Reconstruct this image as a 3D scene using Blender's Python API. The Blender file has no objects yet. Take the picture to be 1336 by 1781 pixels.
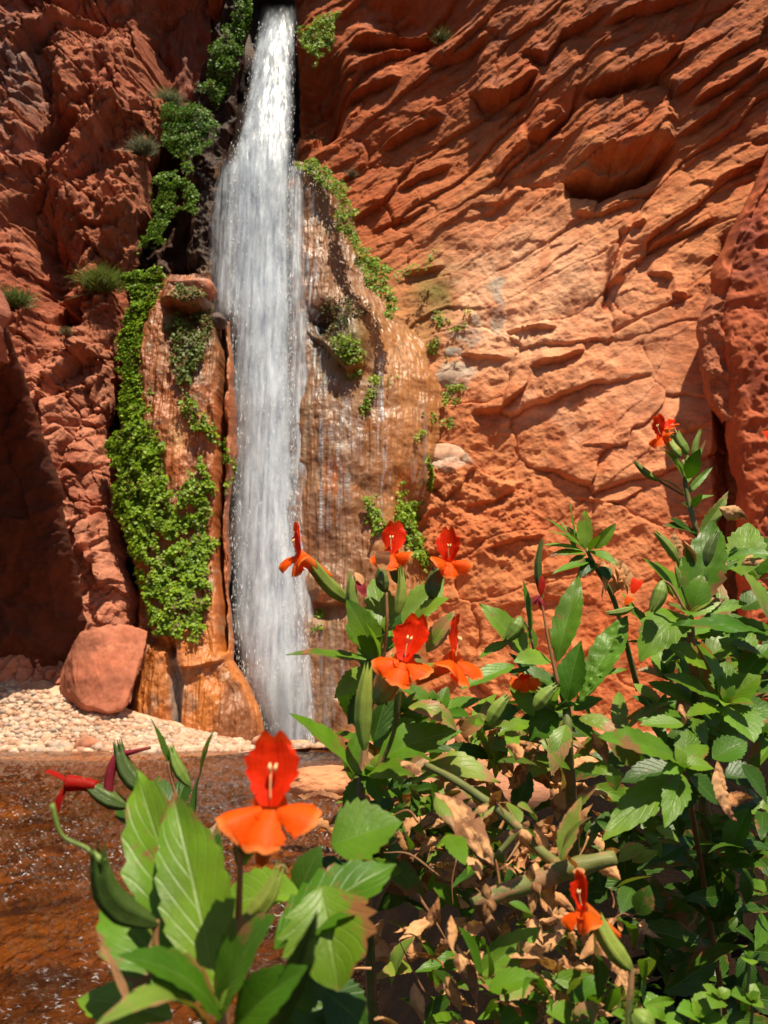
import bpy, math, random
import numpy as np
from mathutils import Vector, Matrix
R_ = math.radians
C = bpy.context.scene.collection
scn = bpy.context.scene
# ------------------------------------------------------------------ camera, sky, sun
FPX = 1400.0; PITCH = R_(13.85)
cam = bpy.data.cameras.new('camera'); camo = bpy.data.objects.new('camera', cam); C.objects.link(camo)
cam.sensor_fit = 'VERTICAL'; cam.sensor_height = 24; cam.lens = 24*FPX/1781
cam.clip_start = .02; cam.clip_end = 400
camo.rotation_euler = (math.pi/2+PITCH, 0, 0)
cam.dof.use_dof = True; cam.dof.focus_distance = 1.2; cam.dof.aperture_fstop = 9.5
scn.camera = camo
SUN_EL, SUN_AZ = R_(63), R_(24)          # azimuth: degrees to the right of straight behind the camera
SD = Vector((math.cos(SUN_EL)*math.sin(SUN_AZ), -math.cos(SUN_EL)*math.cos(SUN_AZ), math.sin(SUN_EL)))
w = bpy.data.worlds.new('World'); scn.world = w; w.use_nodes = True
nt = w.node_tree; bg = nt.nodes['Background']
sky = nt.nodes.new('ShaderNodeTexSky'); sky.sky_type = 'NISHITA'; sky.sun_disc = False
sky.sun_elevation = SUN_EL; sky.sun_rotation = math.pi - SUN_AZ
nt.links.new(sky.outputs[0], bg.inputs[0]); bg.inputs[1].default_value = .05
sl = bpy.data.lights.new('sun', 'SUN'); sl.energy = 5.0; sl.angle = R_(.5); sl.color = (1, .88, .68)
so = bpy.data.objects.new('sun', sl); C.objects.link(so)
so.rotation_euler = (-SD).to_track_quat('-Z', 'Y').to_euler()
scn.view_settings.view_transform = 'Standard'; scn.view_settings.look = 'None'
scn.view_settings.exposure = .62; scn.view_settings.gamma = 1
try:
    scn.cycles.transparent_max_bounces = 24
    scn.cycles.max_bounces = 8
except Exception: pass

CP, SP = math.cos(PITCH), math.sin(PITCH)
def atn(px, py, Y):                       # numpy: photo pixel + forward distance -> point
    xc = (np.asarray(px, float)-668)/FPX; yc = (890.5-np.asarray(py, float))/FPX
    dy = CP-yc*SP; s = Y/dy
    return np.stack([xc*s, dy*s, (SP+yc*CP)*s], -1)
def at(px, py, Y): return Vector(atn(px, py, Y).tolist())
# ------------------------------------------------------------------ numpy noise
_rs = np.random.RandomState(7); _perm = np.concatenate([_rs.permutation(256)]*3)
_g = _rs.normal(size=(256, 3)); _g /= np.linalg.norm(_g, axis=1)[:, None]; _rv = _rs.rand(256)
_g32 = _g.astype(np.float32)*1.6; _g0, _g1, _g2 = [np.ascontiguousarray(_g32[:, k]) for k in range(3)]
_perm = _perm.astype(np.int32)
def perlin(P, seed=0):
    sh = P.shape[:-1]; Q = P.reshape(-1, 3)
    x, y, z = [(Q[:, k]+seed*o_).astype(np.float32) for k, o_ in ((0, 17.13), (1, 5.71), (2, 9.37))]
    xi, yi, zi = np.floor(x), np.floor(y), np.floor(z); x -= xi; y -= yi; z -= zi
    xi = xi.astype(np.int32) & 255; yi = yi.astype(np.int32) & 255; zi = zi.astype(np.int32) & 255
    u, v, w_ = [f*f*(3-2*f) for f in (x, y, z)]
    r = []
    for a in (0, 1):
        A = _perm[xi+a]+yi
        for b in (0, 1):
            B = _perm[A+b]+zi; h = _perm[B]; h1 = _perm[B+1]; xa = x-a; yb = y-b
            p = _g0[h]*xa+_g1[h]*yb+_g2[h]*z; q = _g0[h1]*xa+_g1[h1]*yb+_g2[h1]*(z-1); r.append(p+w_*(q-p))
    e = r[0]+v*(r[1]-r[0]); f = r[2]+v*(r[3]-r[2]); return (e+u*(f-e)).reshape(sh).astype(float)
def fbm(P, sc=1, oc=5, seed=0, ridge=False, gain=.5):
    t = 0; a = 1; n = 0
    P = P*sc
    for k in range(oc):
        v = perlin(P, seed+k)
        if ridge: v = 1-2*np.abs(v)*1.3
        t = t+a*v; n += a; a *= gain; P = P*2.03
    return t/n
def hsh(a, b, seed=0):
    a = np.asarray(a).astype(int); b = np.asarray(b).astype(int)
    return _rv[_perm[(_perm[(a+seed*31) & 255]+b) & 255]]
def worley(x, y, seed=0):                 # F1, F2-F1, id value
    xi = np.floor(x).astype(int); yi = np.floor(y).astype(int)
    d1 = np.full(x.shape, 9.); d2 = d1.copy(); idv = np.zeros(x.shape)
    for a in (-1, 0, 1):
        for b in (-1, 0, 1):
            cx = xi+a; cy = yi+b
            jx = cx+.5+.9*(hsh(cx, cy, seed)-.5); jy = cy+.5+.9*(hsh(cx, cy, seed+5)-.5)
            d = np.hypot(x-jx, y-jy); hv = hsh(cx, cy, seed+9)
            m = d < d1; d2 = np.where(m, d1, np.minimum(d2, d)); idv = np.where(m, hv, idv); d1 = np.where(m, d, d1)
    return d1, d2-d1, idv
def sstep(a, b, x):
    t = np.clip((x-a)/(b-a), 0, 1); return t*t*(3-2*t)
# ------------------------------------------------------------------ object helpers
def tag(o, label=None, cat=None, group=None, kind=None):
    for k, v in (('label', label), ('category', cat), ('group', group), ('kind', kind)):
        if v: o[k] = v
    return o
def link(name, me, parent=None, mat=None):
    o = bpy.data.objects.new(name, me); C.objects.link(o)
    if mat and not me.materials: me.materials.append(mat)
    if parent: o.parent = parent; o.matrix_parent_inverse = Matrix.Translation(-parent.location)
    return o
def empty(name, loc):
    o = bpy.data.objects.new(name, None); C.objects.link(o); o.location = loc; o.empty_display_size = .05
    return o
def npmesh(name, V, F, smooth=True, col=None, uv=None):
    """V (n,3), F (m,k) fixed size faces"""
    me = bpy.data.meshes.new(name); V = np.asarray(V, np.float32); F = np.asarray(F, np.int32)
    me.vertices.add(len(V)); me.vertices.foreach_set('co', V.ravel())
    k = F.shape[1]; me.loops.add(F.size); me.loops.foreach_set('vertex_index', F.ravel())
    me.polygons.add(len(F)); me.polygons.foreach_set('loop_start', np.arange(0, F.size, k, dtype=np.int32))
    me.update(calc_edges=True)
    if smooth: me.polygons.foreach_set('use_smooth', np.ones(len(F), bool))
    if col is not None:
        a = me.color_attributes.new('Col', 'FLOAT_COLOR', 'POINT')
        c4 = np.concatenate([col, np.ones((len(col), 1))], 1).astype(np.float32); a.data.foreach_set('color', c4.ravel())
    if uv is not None:
        l = me.uv_layers.new(name='UVMap'); l.data.foreach_set('uv', np.asarray(uv, np.float32)[F.ravel()].ravel())
    return me
def gridF(nv, nu, flip=False):
    i = np.arange(nv*nu).reshape(nv, nu)
    F = np.stack([i[:-1, :-1], i[:-1, 1:], i[1:, 1:], i[1:, :-1]], -1).reshape(-1, 4)
    return F[:, ::-1] if flip else F
# ------------------------------------------------------------------ node helpers
def mat(name):
    m = bpy.data.materials.new(name); m.use_nodes = True; n = m.node_tree
    return m, n, n.nodes['Principled BSDF'], n.nodes['Material Output']
def N(n, t, **kw):
    x = n.nodes.new('ShaderNode'+t)
    for k, v in kw.items():
        if k.startswith('i_'): x.inputs[k[2:].replace('_', ' ')].default_value = v
        else: setattr(x, k, v)
    return x
def L(n, a, b): n.links.new(a, b)
def ramp(n, src, stops):
    r = N(n, 'ValToRGB'); cr = r.color_ramp
    while len(cr.elements) < len(stops): cr.elements.new(.5)
    for e, (p, c) in zip(cr.elements, stops):
        e.position = p; e.color = (c, c, c, 1) if not isinstance(c, tuple) else (*c, 1)
    L(n, src, r.inputs[0]); return r.outputs[0]
def mixc(n, fac, a, b, mode='MIX'):
    m = N(n, 'Mix', data_type='RGBA', blend_type=mode)
    for s, v in ((m.inputs[0], fac), (m.inputs[6], a), (m.inputs[7], b)):
        if isinstance(v, (int, float)): s.default_value = v
        elif isinstance(v, tuple): s.default_value = (*v, 1)
        else: L(n, v, s)
    return m.outputs[2]
def mth(n, op, a, b=0, c=0):
    m = N(n, 'Math', operation=op)
    for s, v in zip(m.inputs, (a, b, c)):
        if isinstance(v, (int, float)): s.default_value = v
        else: L(n, v, s)
    return m.outputs[0]
def noise(n, vec, scale, detail=6, rough=.6, out=0):
    t = N(n, 'TexNoise'); t.inputs['Scale'].default_value = scale; t.inputs['Detail'].default_value = detail
    t.inputs['Roughness'].default_value = rough
    if vec is not None: L(n, vec, t.inputs['Vector'])
    return t.outputs[out]
def mapping(n, vec, scale=(1, 1, 1), rot=(0, 0, 0)):
    m = N(n, 'Mapping'); m.inputs['Scale'].default_value = scale; m.inputs['Rotation'].default_value = rot
    L(n, vec, m.inputs[0]); return m.outputs[0]

def rock_material(name, rough=.85, bump=.5, dist=.12, wet=0, stretch=(1, 1, 1), tilt=0, sc=1.0, spread=.35, spec=.25, ribs=0):
    m, n, P, O = mat(name)
    co = N(n, 'TexCoord').outputs['Object']; v = mapping(n, co, stretch, (0, tilt, 0))
    at_ = N(n, 'Attribute'); at_.attribute_name = 'Col'; col = at_.outputs['Color']
    n1 = noise(n, v, 1.6*sc, 12, .68); n2 = noise(n, v, 9*sc, 8, .7); n3 = noise(n, co, .5*sc, 4, .5)
    c = mixc(n, 1, col, ramp(n, n1, [(.28, 1-spread), (.5, 1.0), (.75, 1+spread*.7)]), 'MULTIPLY')
    c = mixc(n, 1, c, ramp(n, n2, [(.3, .8), (.7, 1.15)]), 'MULTIPLY')
    c = mixc(n, ramp(n, n3, [(.45, 0.0), (.7, .35)]), c, mixc(n, 1, c, (1.1, .78, .66), 'MULTIPLY'))
    L(n, c, P.inputs['Base Color'])
    vo = N(n, 'TexVoronoi', feature='DISTANCE_TO_EDGE'); vo.inputs['Scale'].default_value = 2.2*sc
    wv = N(n, 'Vector Math'.replace(' ', '')); wv.operation = 'ADD'
    nn = N(n, 'TexNoise'); nn.inputs['Scale'].default_value = 1.3*sc; nn.inputs['Detail'].default_value = 5; L(n, v, nn.inputs['Vector'])
    L(n, v, wv.inputs[0]); L(n, nn.outputs[1], wv.inputs[1]); L(n, wv.outputs[0], vo.inputs['Vector'])
    h = mth(n, 'ADD', mth(n, 'MULTIPLY', n1, 1.0), mth(n, 'MULTIPLY', n2, .45))
    if not wet: h = mth(n, 'ADD', h, mth(n, 'MULTIPLY', ramp(n, vo.outputs['Distance'], [(0, 0.0), (.05, 1.0)]), .10))
    if ribs:
        rv = mapping(n, co, (1, 1, .06)); h = mth(n, 'ADD', h, mth(n, 'MULTIPLY', noise(n, rv, 7, 6, .65), ribs))
    b = N(n, 'Bump'); b.inputs['Strength'].default_value = bump; b.inputs['Distance'].default_value = dist
    L(n, h, b.inputs['Height']); L(n, b.outputs[0], P.inputs['Normal'])
    P.inputs['Roughness'].default_value = rough; P.inputs['Specular IOR Level'].default_value = spec
    if wet:
        L(n, ramp(n, noise(n, mapping(n, co, (1, 1, .25)), 2.5, 5, .6), [(.4, wet+.2), (.62, .7)]), P.inputs['Roughness'])
        nb = N(n, 'Bump'); nb.inputs['Strength'].default_value = .8; nb.inputs['Distance'].default_value = .03
        L(n, noise(n, mapping(n, co, (1, 1, .3)), 26, 4, .6), nb.inputs['Height']); L(n, b.outputs[0], nb.inputs['Normal'])
        P.inputs['Coat Weight'].default_value = .14; P.inputs['Coat Roughness'].default_value = .2
        L(n, nb.outputs[0], P.inputs['Coat Normal'])
    return m

# ------------------------------------------------------------------ rock walls
def poly_x(poly, py):
    poly = sorted(poly, key=lambda p: p[1]); return np.interp(py, [p[1] for p in poly], [p[0] for p in poly])
def in_poly(px, py, poly):
    c = np.zeros(px.shape, bool); j = len(poly)-1
    for i in range(len(poly)):
        xi, yi = poly[i]; xj, yj = poly[j]
        c ^= ((yi > py) != (yj > py)) & (px < (xj-xi)*(py-yi)/((yj-yi) or 1e-9)+xi); j = i
    return c
def ledge(PX, PY, pts, prot, up=70, under=.4, lo=25):
    xs = [p[0] for p in pts]; ys = [p[1] for p in pts]
    ly = np.interp(PX, xs, ys); x0, x1 = xs[0], xs[-1]; t = (PX-x0)/(x1-x0)
    sl = (ys[-1]-ys[0])/(x1-x0); d = (ly-PY)/math.sqrt(1+sl*sl)
    tp = sstep(-.02, .22, t)*sstep(1.02, .78, t)
    return prot*tp*(sstep(-1.5, 1.5, d)*np.exp(-np.clip(d, 0, 999)/up)-under*sstep(1.5, -1.5, d)*np.exp(np.clip(d, -999, 0)/lo))
def crack(PX, PY, pts, depth, wd=4):
    a = np.array(pts, float); best = np.full(PX.shape, 1e9)
    for (x0, y0), (x1, y1) in zip(a[:-1], a[1:]):
        L2 = (x1-x0)**2+(y1-y0)**2; t = np.clip(((PX-x0)*(x1-x0)+(PY-y0)*(y1-y0))/L2, 0, 1)
        best = np.minimum(best, np.hypot(PX-x0-t*(x1-x0), PY-y0-t*(y1-y0)))
    return -depth*np.exp(-(best/wd)**2)
def strata(P, ang, h, warp, amp, seed, blk=3.):
    """broken layered rock: s across the beds, t along them"""
    x, z = P[..., 0], P[..., 2]; ca, sa = math.cos(ang), math.sin(ang)
    wn = fbm(P, .35/h**.4, 4, seed)*warp
    s = (-x*sa+z*ca)/h+wn; t = (x*ca+z*sa)/h
    k = np.floor(s); f = s-k
    tw = t/blk+hsh(k, k*0+3, seed)*7+fbm(P, .8/h, 3, seed+3)*.35
    b = np.floor(tw); fb = tw-b
    r = hsh(k, b, seed+1)
    prof = (1-f)**1.4*sstep(0, .05, f)                     # sticks out at its foot, runs back upward
    edge = sstep(0, .06, fb)*sstep(1, .9, fb)
    return amp*((r-.3)*1.2*prof*edge+.25*(r-.5)*edge)
def facets(P, ang, ls, lt, amp, tilt, seed, warp=.25):
    """flat broken faces: each cell of a stretched, warped cell pattern is its own tilted plane"""
    x, z = P[..., 0], P[..., 2]; ca, sa = math.cos(ang), math.sin(ang)
    s = (-x*sa+z*ca)/ls+warp*fbm(P, .7/ls, 4, seed); t = (x*ca+z*sa)/lt+warp*fbm(P, .7/ls, 4, seed+7)
    xi = np.floor(t).astype(int); yi = np.floor(s).astype(int); d1 = np.full(x.shape, 9.); d2 = d1.copy(); hgt = np.zeros(x.shape)
    for a in (-1, 0, 1):
        for b in (-1, 0, 1):
            cx = xi+a; cy = yi+b; jx = cx+.5+.9*(hsh(cx, cy, seed)-.5); jy = cy+.5+.9*(hsh(cx, cy, seed+5)-.5)
            d = np.hypot(t-jx, s-jy); g1 = hsh(cx, cy, seed+9)-.5; g2 = hsh(cx, cy, seed+12)-.35; g3 = hsh(cx, cy, seed+15)-.5
            h = amp*g1+tilt*(-(s-jy)*ls*g2*1.6+(t-jx)*lt*g3*.6)
            m = d < d1; d2 = np.where(m, d1, np.minimum(d2, d)); hgt = np.where(m, h, hgt); d1 = np.where(m, d, d1)
    return hgt-.35*amp*np.exp(-((d2-d1)/.035)**2)
walls = {}
def wall(name, Lp, Rp, py0, py1, base, disp, colr, material, nu=300, nv=400, retL=0, retR=0, jag=0, seed=1, parent=None, vfun=None, rnd=0, rndw=40, nret=10):
    v = np.linspace(0, 1, nv); py = py0+(py1-py0)*(vfun(v) if vfun else v)
    l = poly_x(Lp, py); r = poly_x(Rp, py)
    if jag:
        q = np.stack([py*0+seed, py*.02, py*0], -1)
        r = r+jag*fbm(q, 1, 5, seed)*1.5; l = l+jag*fbm(q, 1, 5, seed+11)*1.5
    u = np.linspace(0, 1, nu)
    PX = l[:, None]+(r-l)[:, None]*u[None]; PY = np.repeat(py[:, None], nu, 1)
    Y = base(PX, PY)
    if rnd:
        if retL: Y = Y+rnd*(1-np.sqrt(1-np.clip(1-(PX-l[:, None])/rndw, 0, 1)**2*.98))
        if retR: Y = Y+rnd*(1-np.sqrt(1-np.clip(1-(r[:, None]-PX)/rndw, 0, 1)**2*.98))
    P = atn(PX, PY, Y); d = disp(PX, PY, P)
    Q = P.copy(); Q[..., 1] -= d
    col = colr(PX, PY, P)
    if retR:
        k = (np.arange(1, nret+1)/nret)**1.3; dr_ = Q[:, -1, 0]/Q[:, -1, 1]-.22; E = Q[:, -1:, :]+k[None, :, None]*np.stack([dr_*retR, retR+0*dr_, 0*dr_], -1)[:, None]
        E = E+.25*fbm(E, .9, 4, seed+5)[..., None]*np.array([1, 0, .3])*np.minimum(1, k*4)[None, :, None]
        Q2 = np.concatenate([Q, E], 1); col = np.concatenate([col, np.repeat(col[:, -1:], nret, 1)], 1)
    else: Q2 = Q
    if retL:
        k = (np.arange(nret, 0, -1)/nret)**1.3; dr_ = Q[:, 0, 0]/Q[:, 0, 1]+.22; E = Q[:, :1, :]+k[None, :, None]*np.stack([dr_*retL, retL+0*dr_, 0*dr_], -1)[:, None]
        E = E+.25*fbm(E, .9, 4, seed+6)[..., None]*np.array([1, 0, .3])*np.minimum(1, k*4)[None, :, None]
        Q2 = np.concatenate([E, Q2], 1); col = np.concatenate([np.repeat(col[:, :1], nret, 1), col], 1)
    me = npmesh(name, Q2.reshape(-1, 3), gridF(Q2.shape[0], Q2.shape[1]), True, col.reshape(-1, 3))
    o = link(name, me, parent, material); walls[name] = (PX, PY, Q)
    return o
def on_wall(name, px, py):
    PX, PY, Q = walls[name]; nv, nu = PX.shape
    i = np.clip(np.searchsorted(PY[:, 0], py), 1, nv-2)
    l = PX[i, 0]; r = PX[i, -1]; j = np.clip(((px-l)/(r-l)*(nu-1)).astype(int), 1, nu-2)
    nrm = np.cross(Q[i, j+1]-Q[i, j-1], Q[i-1, j]-Q[i+1, j]); nrm /= np.linalg.norm(nrm, axis=-1)[..., None]+1e-9
    nrm = np.where(nrm[..., 1:2] > 0, -nrm, nrm)
    return Q[i, j], nrm
def cmix(c, b, f): return c*(1-f[..., None])+np.array(b)*f[..., None]

M_rock = rock_material('red_sandstone', tilt=R_(-30), stretch=(.7, 1, 1.6), bump=.55, dist=.10)
M_rockL = rock_material('rough_red_rock', tilt=R_(-50), stretch=(.8, 1, 1.3), bump=.7, dist=.13, spread=.42)
M_smooth = rock_material('smooth_red_rock', bump=.4, dist=.07, sc=1.2, rough=.8)
M_wet = rock_material('wet_travertine', rough=.3, wet=.08, bump=.6, dist=.07, ribs=.2, spec=.5)
M_wetr = rock_material('ribbed_travertine', rough=.4, wet=.10, bump=.5, dist=.06, ribs=.45, spec=.5)
M_dark = rock_material('dark_wet_rock', rough=.6, bump=.6, dist=.1)

# --- slot / backdrop behind everything; dark wet rock, slot shade also put into colour
wall('slot_rock', [(-700, 0)], [(1900, 0)], -700, 1420, lambda x, y: 31+0*x,
     lambda x, y, P: fbm(P, .3, 6, 40)*1.5, lambda x, y, P: cmix(np.ones(x.shape+(3,))*np.array([.05, .022, .014]), (.02, .012, .01), sstep(-.2, .3, fbm(P, .3, 4, 3))),
     M_dark, 260, 220)
tag(bpy.data.objects['slot_rock'], kind='structure')

# --- right cliff
def baseR(x, y):
    Y = 25.2-4.6*sstep(480, 1500, x)
    Y = Y+1.6*np.clip((1250-y)/950, 0, 1)-1.2*np.clip((300-y)/400, 0, 1.2)
    Y = Y+1.6*np.clip((x-1236-.0*y)/22, 0, 1)*sstep(380, 520, y)          # cleft beside the buttress
    return Y
ledges = [
 ([(815,160),(843,176),(883,174),(938,130)], 1.1, 60), ([(1010,160),(1068,147),(1148,122),(1195,78)], 1.1, 60),
 ([(856,238),(883,202),(950,148)], .3, 25), ([(915,250),(950,242),(988,200),(1010,135)], .7, 60),
 ([(975,318),(1048,312),(1118,292),(1180,245)], 2.3, 80), ([(1165,250),(1218,220),(1313,145),(1400,90)], .6, 50),
 ([(1195,195),(1268,157),(1340,105)], .6, 40), ([(660,262),(728,222),(775,196)], .7, 55),
 ([(690,328),(733,300),(790,283)], .45, 40), ([(853,325),(888,280),(920,255)], .5, 35),
 ([(900,90),(948,108),(978,65),(1070,30)], .6, 45), ([(990,368),(1048,370),(1125,343)], .35, 25),
 ([(1080,408),(1120,396)], .35, 20), ([(1112,440),(1173,412),(1250,376)], .4, 35),
 ([(1128,476),(1172,487)], .35, 25), ([(1168,516),(1194,518)], .35, 20), ([(880,578),(968,577)], .35, 35),
 ([(798,618),(888,628)], .3, 30), ([(912,648),(968,632),(1020,608)], .5, 40), ([(822,724),(868,717),(905,688),(920,655)], .5, 40),
 ([(1005,777),(1070,782)], .15, 25), ([(990,868),(1068,877),(1122,848)], .2, 30), ([(590,180),(640,150),(700,135)], .6, 50),
 ([(600,90),(700,60),(790,20)], 1.0, 60), ([(640,400),(700,380),(760,350)], .3, 30), ([(1040,60),(1150,20),(1230,-20)], .6, 50),
 ([(840,960),(900,940),(950,930)], .35, 30), ([(810,880),(860,870),(900,850)], .3, 30), ([(900,1010),(1000,990),(1060,980)], .2, 30),
 ([(1230,330),(1300,290),(1380,270)], .3, 40), ([(740,120),(800,100),(850,60)], .5, 40), ([(700,480),(745,470),(775,460)], .35, 20),
 ([(1130,740),(1190,750),(1240,735)], .2, 30), ([(850,1060),(950,1040),(1040,1050)], .2, 40)]
def dispR(x, y, P):
    wn = fbm(P, .55, 4, 21)*11; wn2 = fbm(P, .55, 4, 22)*9
    wn = wn+fbm(P, 2.2, 3, 26)*4; wn2 = wn2+fbm(P, 2.2, 3, 27)*4
    X = x+wn; Yy = y+wn2
    d = 0
    for p, pr, up in ledges: d = d+ledge(X, Yy, p, pr*.55, up, .9, 14)
    pm = .35+.65*sstep(-.15, .3, fbm(P, .3, 3, 77))
    up = sstep(560, 330, y-.15*(x-900)); smooth = sstep(1040, 1090, x)*sstep(530, 570, y+.25*(x-1100))*sstep(800, 700, y)
    pale = sstep(430, 520, y)*sstep(640, 560, y)*sstep(760, 850, x)*sstep(1080, 1000, x)
    lowz = sstep(430, 600, y+.12*(x-900)); k = (.20+.80*up)*(1-.8*smooth)*(1-.5*pale)
    d = d+k*(strata(P, R_(30), 1.7, .9, .15, 2, 4)+.3*strata(P, R_(33), .6, 1.1, .20, 4, 4)+pm*strata(P, R_(26), .2, 1.2, .05, 6, 4))+(.30+.55*k)*facets(P, R_(31), 1.5, 4.8, .28, .34, 41)*(1-.75*lowz)+(.05+.6*k)*facets(P, R_(28), .5, 1.9, .10, .35, 43)*(1-.7*lowz)+lowz*(1-.5*smooth)*(.8*facets(P, R_(12), 2.4, 3.2, .22, .22, 48, .5)+.16*fbm(P, .9, 6, 49, True))
    q = P.copy(); ca, sa = math.cos(R_(32)), math.sin(R_(32))
    q[..., 0], q[..., 2] = (P[..., 0]*ca+P[..., 2]*sa)*.55, (-P[..., 0]*sa+P[..., 2]*ca)*1.6
    d = d+(.06+.07*k)*pm*.5*fbm(q, .9, 6, 8, True, .5)+.45*fbm(P, .25, 4, 9)
    q[..., 0] *= .6
    d = d+(.01+.015*k)*pm*fbm(q, 3.4, 3, 14, True, .6)
    lowr = sstep(780, 860, y)*sstep(1010, 960, y)*sstep(980, 900, x)
    d = d+lowr*(.28*fbm(P, 1.4, 6, 31, True))+.06*(1-.6*smooth)*fbm(P, 3.5, 5, 12)
    d = d+crack(X, Yy, [(1083, 405), (1075, 450), (1060, 495), (1052, 535)], .35, 5)+crack(X, y, [(1070, 577), (1118, 550), (1200, 518)], .12, 3)
    d = d+crack(X, Yy, [(1060, 535), (1068, 590), (1060, 600)], .1, 3)+crack(X, Yy, [(940,940),(945,1000),(940,1060)], .15, 5)
    d = d-1.25*np.exp(-(((X-1080)/80)**4)-((Yy-300+.25*(X-1080))/20)**4)
    d = d-.35*np.exp(-((X-870)/40)**2-((Yy-190)/10)**2)-.4*np.exp(-((X-1090)/80)**2-((Yy-152+.3*(X-1090))/12)**2)-.45*np.exp(-((X-960)/45)**2-((Yy-225+.9*(X-960))/14)**2)
    d = d+.35*sstep(1050, 1062, X)*sstep(1095, 1070, X)*sstep(425, 440, y)*sstep(500, 492, y+.5*(x-1060))
    hole = np.exp(-((X-720)/75)**2-((Yy-15)/55)**2); d = d-1.6*hole
    d = d-1.9*np.exp(-((X-552)/36)**4-((Yy-165)/70)**4)
    return d
def colR(x, y, P):
    c = np.ones(x.shape+(3,))*np.array([.52, .185, .068])
    n = fbm(P, .35, 5, 50); n2 = fbm(P, 1.3, 5, 51); n3 = fbm(P, .8, 5, 52)
    c = cmix(c, (.42, .095, .025), sstep(.1, -.35, n)*.8)
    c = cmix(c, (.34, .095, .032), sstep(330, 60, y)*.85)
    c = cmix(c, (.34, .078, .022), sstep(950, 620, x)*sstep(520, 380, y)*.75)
    c = cmix(c, (.31, .12, .075), sstep(.05, .35, n2)*sstep(420, 150, y)*.6)
    pz = np.exp(-((x-905+.25*(y-520))/150)**2-((y-520)/115)**2)
    c = cmix(c, (.78, .43, .25), np.clip(pz*1.5+.35*n2*pz, 0, 1)*.95)
    c = cmix(c, (.66, .30, .16), np.exp(-((x-1120)/190)**2-((y-680)/210)**2)*.8)
    c = cmix(c, (.68, .34, .20), sstep(.08, .3, n3)*sstep(620, 700, y)*sstep(820, 760, y)*sstep(860, 900, x)*.8)
    X = x+n3*40; Yy = y+n2*40
    g = np.maximum(np.exp(-((X-815)/40)**2-((Yy-585)/24)**2), np.exp(-((X-868)/16)**2-((Yy-530)/60)**2))
    g = np.maximum(g, np.exp(-((X-790)/42)**2-((Yy-655)/26)**2)); g = np.maximum(g, np.exp(-((X-770)/45)**2-((Yy-795)/24)**2))
    c = cmix(c, (.46, .37, .29), sstep(.3, .6, g)*.9)
    c = cmix(c, (.72, .55, .38), sstep(.12, .3, n2)*np.exp(-((x-790)/45)**2-((y-520)/50)**2))
    c = cmix(c, (.40, .11, .04), sstep(.0, -.3, n2)*.5)
    c = cmix(c, (.40, .20, .08), np.exp(-((X-730)/50)**2-((Yy-570)/70)**2)*.95)
    c = cmix(c, (.13, .12, .02), np.exp(-((X-755)/32)**2-((Yy-505)/40)**2)*.9)
    return np.clip(c, 0, 1)
vf = lambda v: np.where(v < .12, v/.12*.28, .28+(v-.12)/.88*.72)   # few rows above the frame
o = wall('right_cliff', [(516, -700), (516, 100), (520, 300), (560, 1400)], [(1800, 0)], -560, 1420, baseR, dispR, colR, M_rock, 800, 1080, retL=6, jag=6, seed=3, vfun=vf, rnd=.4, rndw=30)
tag(o, kind='structure')

# --- left cliff
def baseL(x, y):
    Y = 23.2-3.0*np.clip((300-x)/400, 0, 1.6)+1.0*np.clip((1200-y)/1000, 0, 1.3)
    Y = Y-.8*sstep(760, 1000, y)*sstep(60, 180, x)
    return Y
ledL = [([(0,120),(60,70),(130,40),(200,20)], .9, 60), ([(20,260),(90,200),(150,215)], .9, 70), ([(-60,420),(10,340),(70,300)], 1.0, 70),
 ([(60,420),(130,370),(200,400),(260,380)], .5, 50), ([(170,440),(230,400),(265,350)], .4, 40), ([(40,560),(90,500),(130,540)], .9, 60),
 ([(100,300),(180,230),(235,190)], .6, 50), ([(70,690),(120,620),(170,600)], .4, 40), ([(140,720),(180,660),(220,640)], .4, 40),
 ([(130,830),(180,790),(200,780)], .25, 40), ([(140,960),(190,930),(225,940)], .3, 45), ([(150,1030),(200,1010),(240,1020)], .3, 40), ([(200,480),(240,470),(260,500)], .4,30)]
def dispL(x, y, P):
    X = x+fbm(P, .6, 4, 61)*16; Yy = y+fbm(P, .6, 4, 62)*14
    d = 0
    for p, pr, up in ledL: d = d+ledge(X, Yy, p, pr*.6, up, .7, 20)
    low = sstep(700, 850, y)
    a, e, i = worley(P[..., 0]*.9+fbm(P, .7, 3, 5)*.6, P[..., 2]*.75+fbm(P, .7, 3, 6)*.6, 4)
    a2, e2, i2 = worley(P[..., 0]*2.1+fbm(P, 1.5, 3, 5)*.5, P[..., 2]*1.9+fbm(P, 1.5, 3, 6)*.5, 8)
    d = d+(i-.5)*.5*sstep(0, .18, e)-.25*sstep(.12, 0, e)*.6+(i2-.5)*.22*sstep(0, .2, e2)-.06*sstep(.1, 0, e2)
    d = d+(1-.65*low)*(strata(P, R_(52), 1.2, 1.0, .35, 12, 2)+strata(P, R_(-35), .5, 1.3, .10, 13, 2)+.28*fbm(P, .55, 6, 14, True, .5)+facets(P, R_(55), .9, 1.8, .5, .8, 45)+facets(P, R_(50), .35, .7, .18, .7, 47))-3*np.exp(-((X-320)/80)**4-((Yy-70)/95)**4)-2.6*np.exp(-((X-60-.25*(Yy-400))/45)**2-((Yy-420)/110)**2)-1.5*np.exp(-((X-75)/30)**2-((Yy-180)/70)**2)-2*np.exp(-((X-150)/120)**2-((Yy+10)/45)**2)
    return d+.5*fbm(P, .3, 4, 15)+.12*fbm(P, 2.5, 5, 16)
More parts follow.
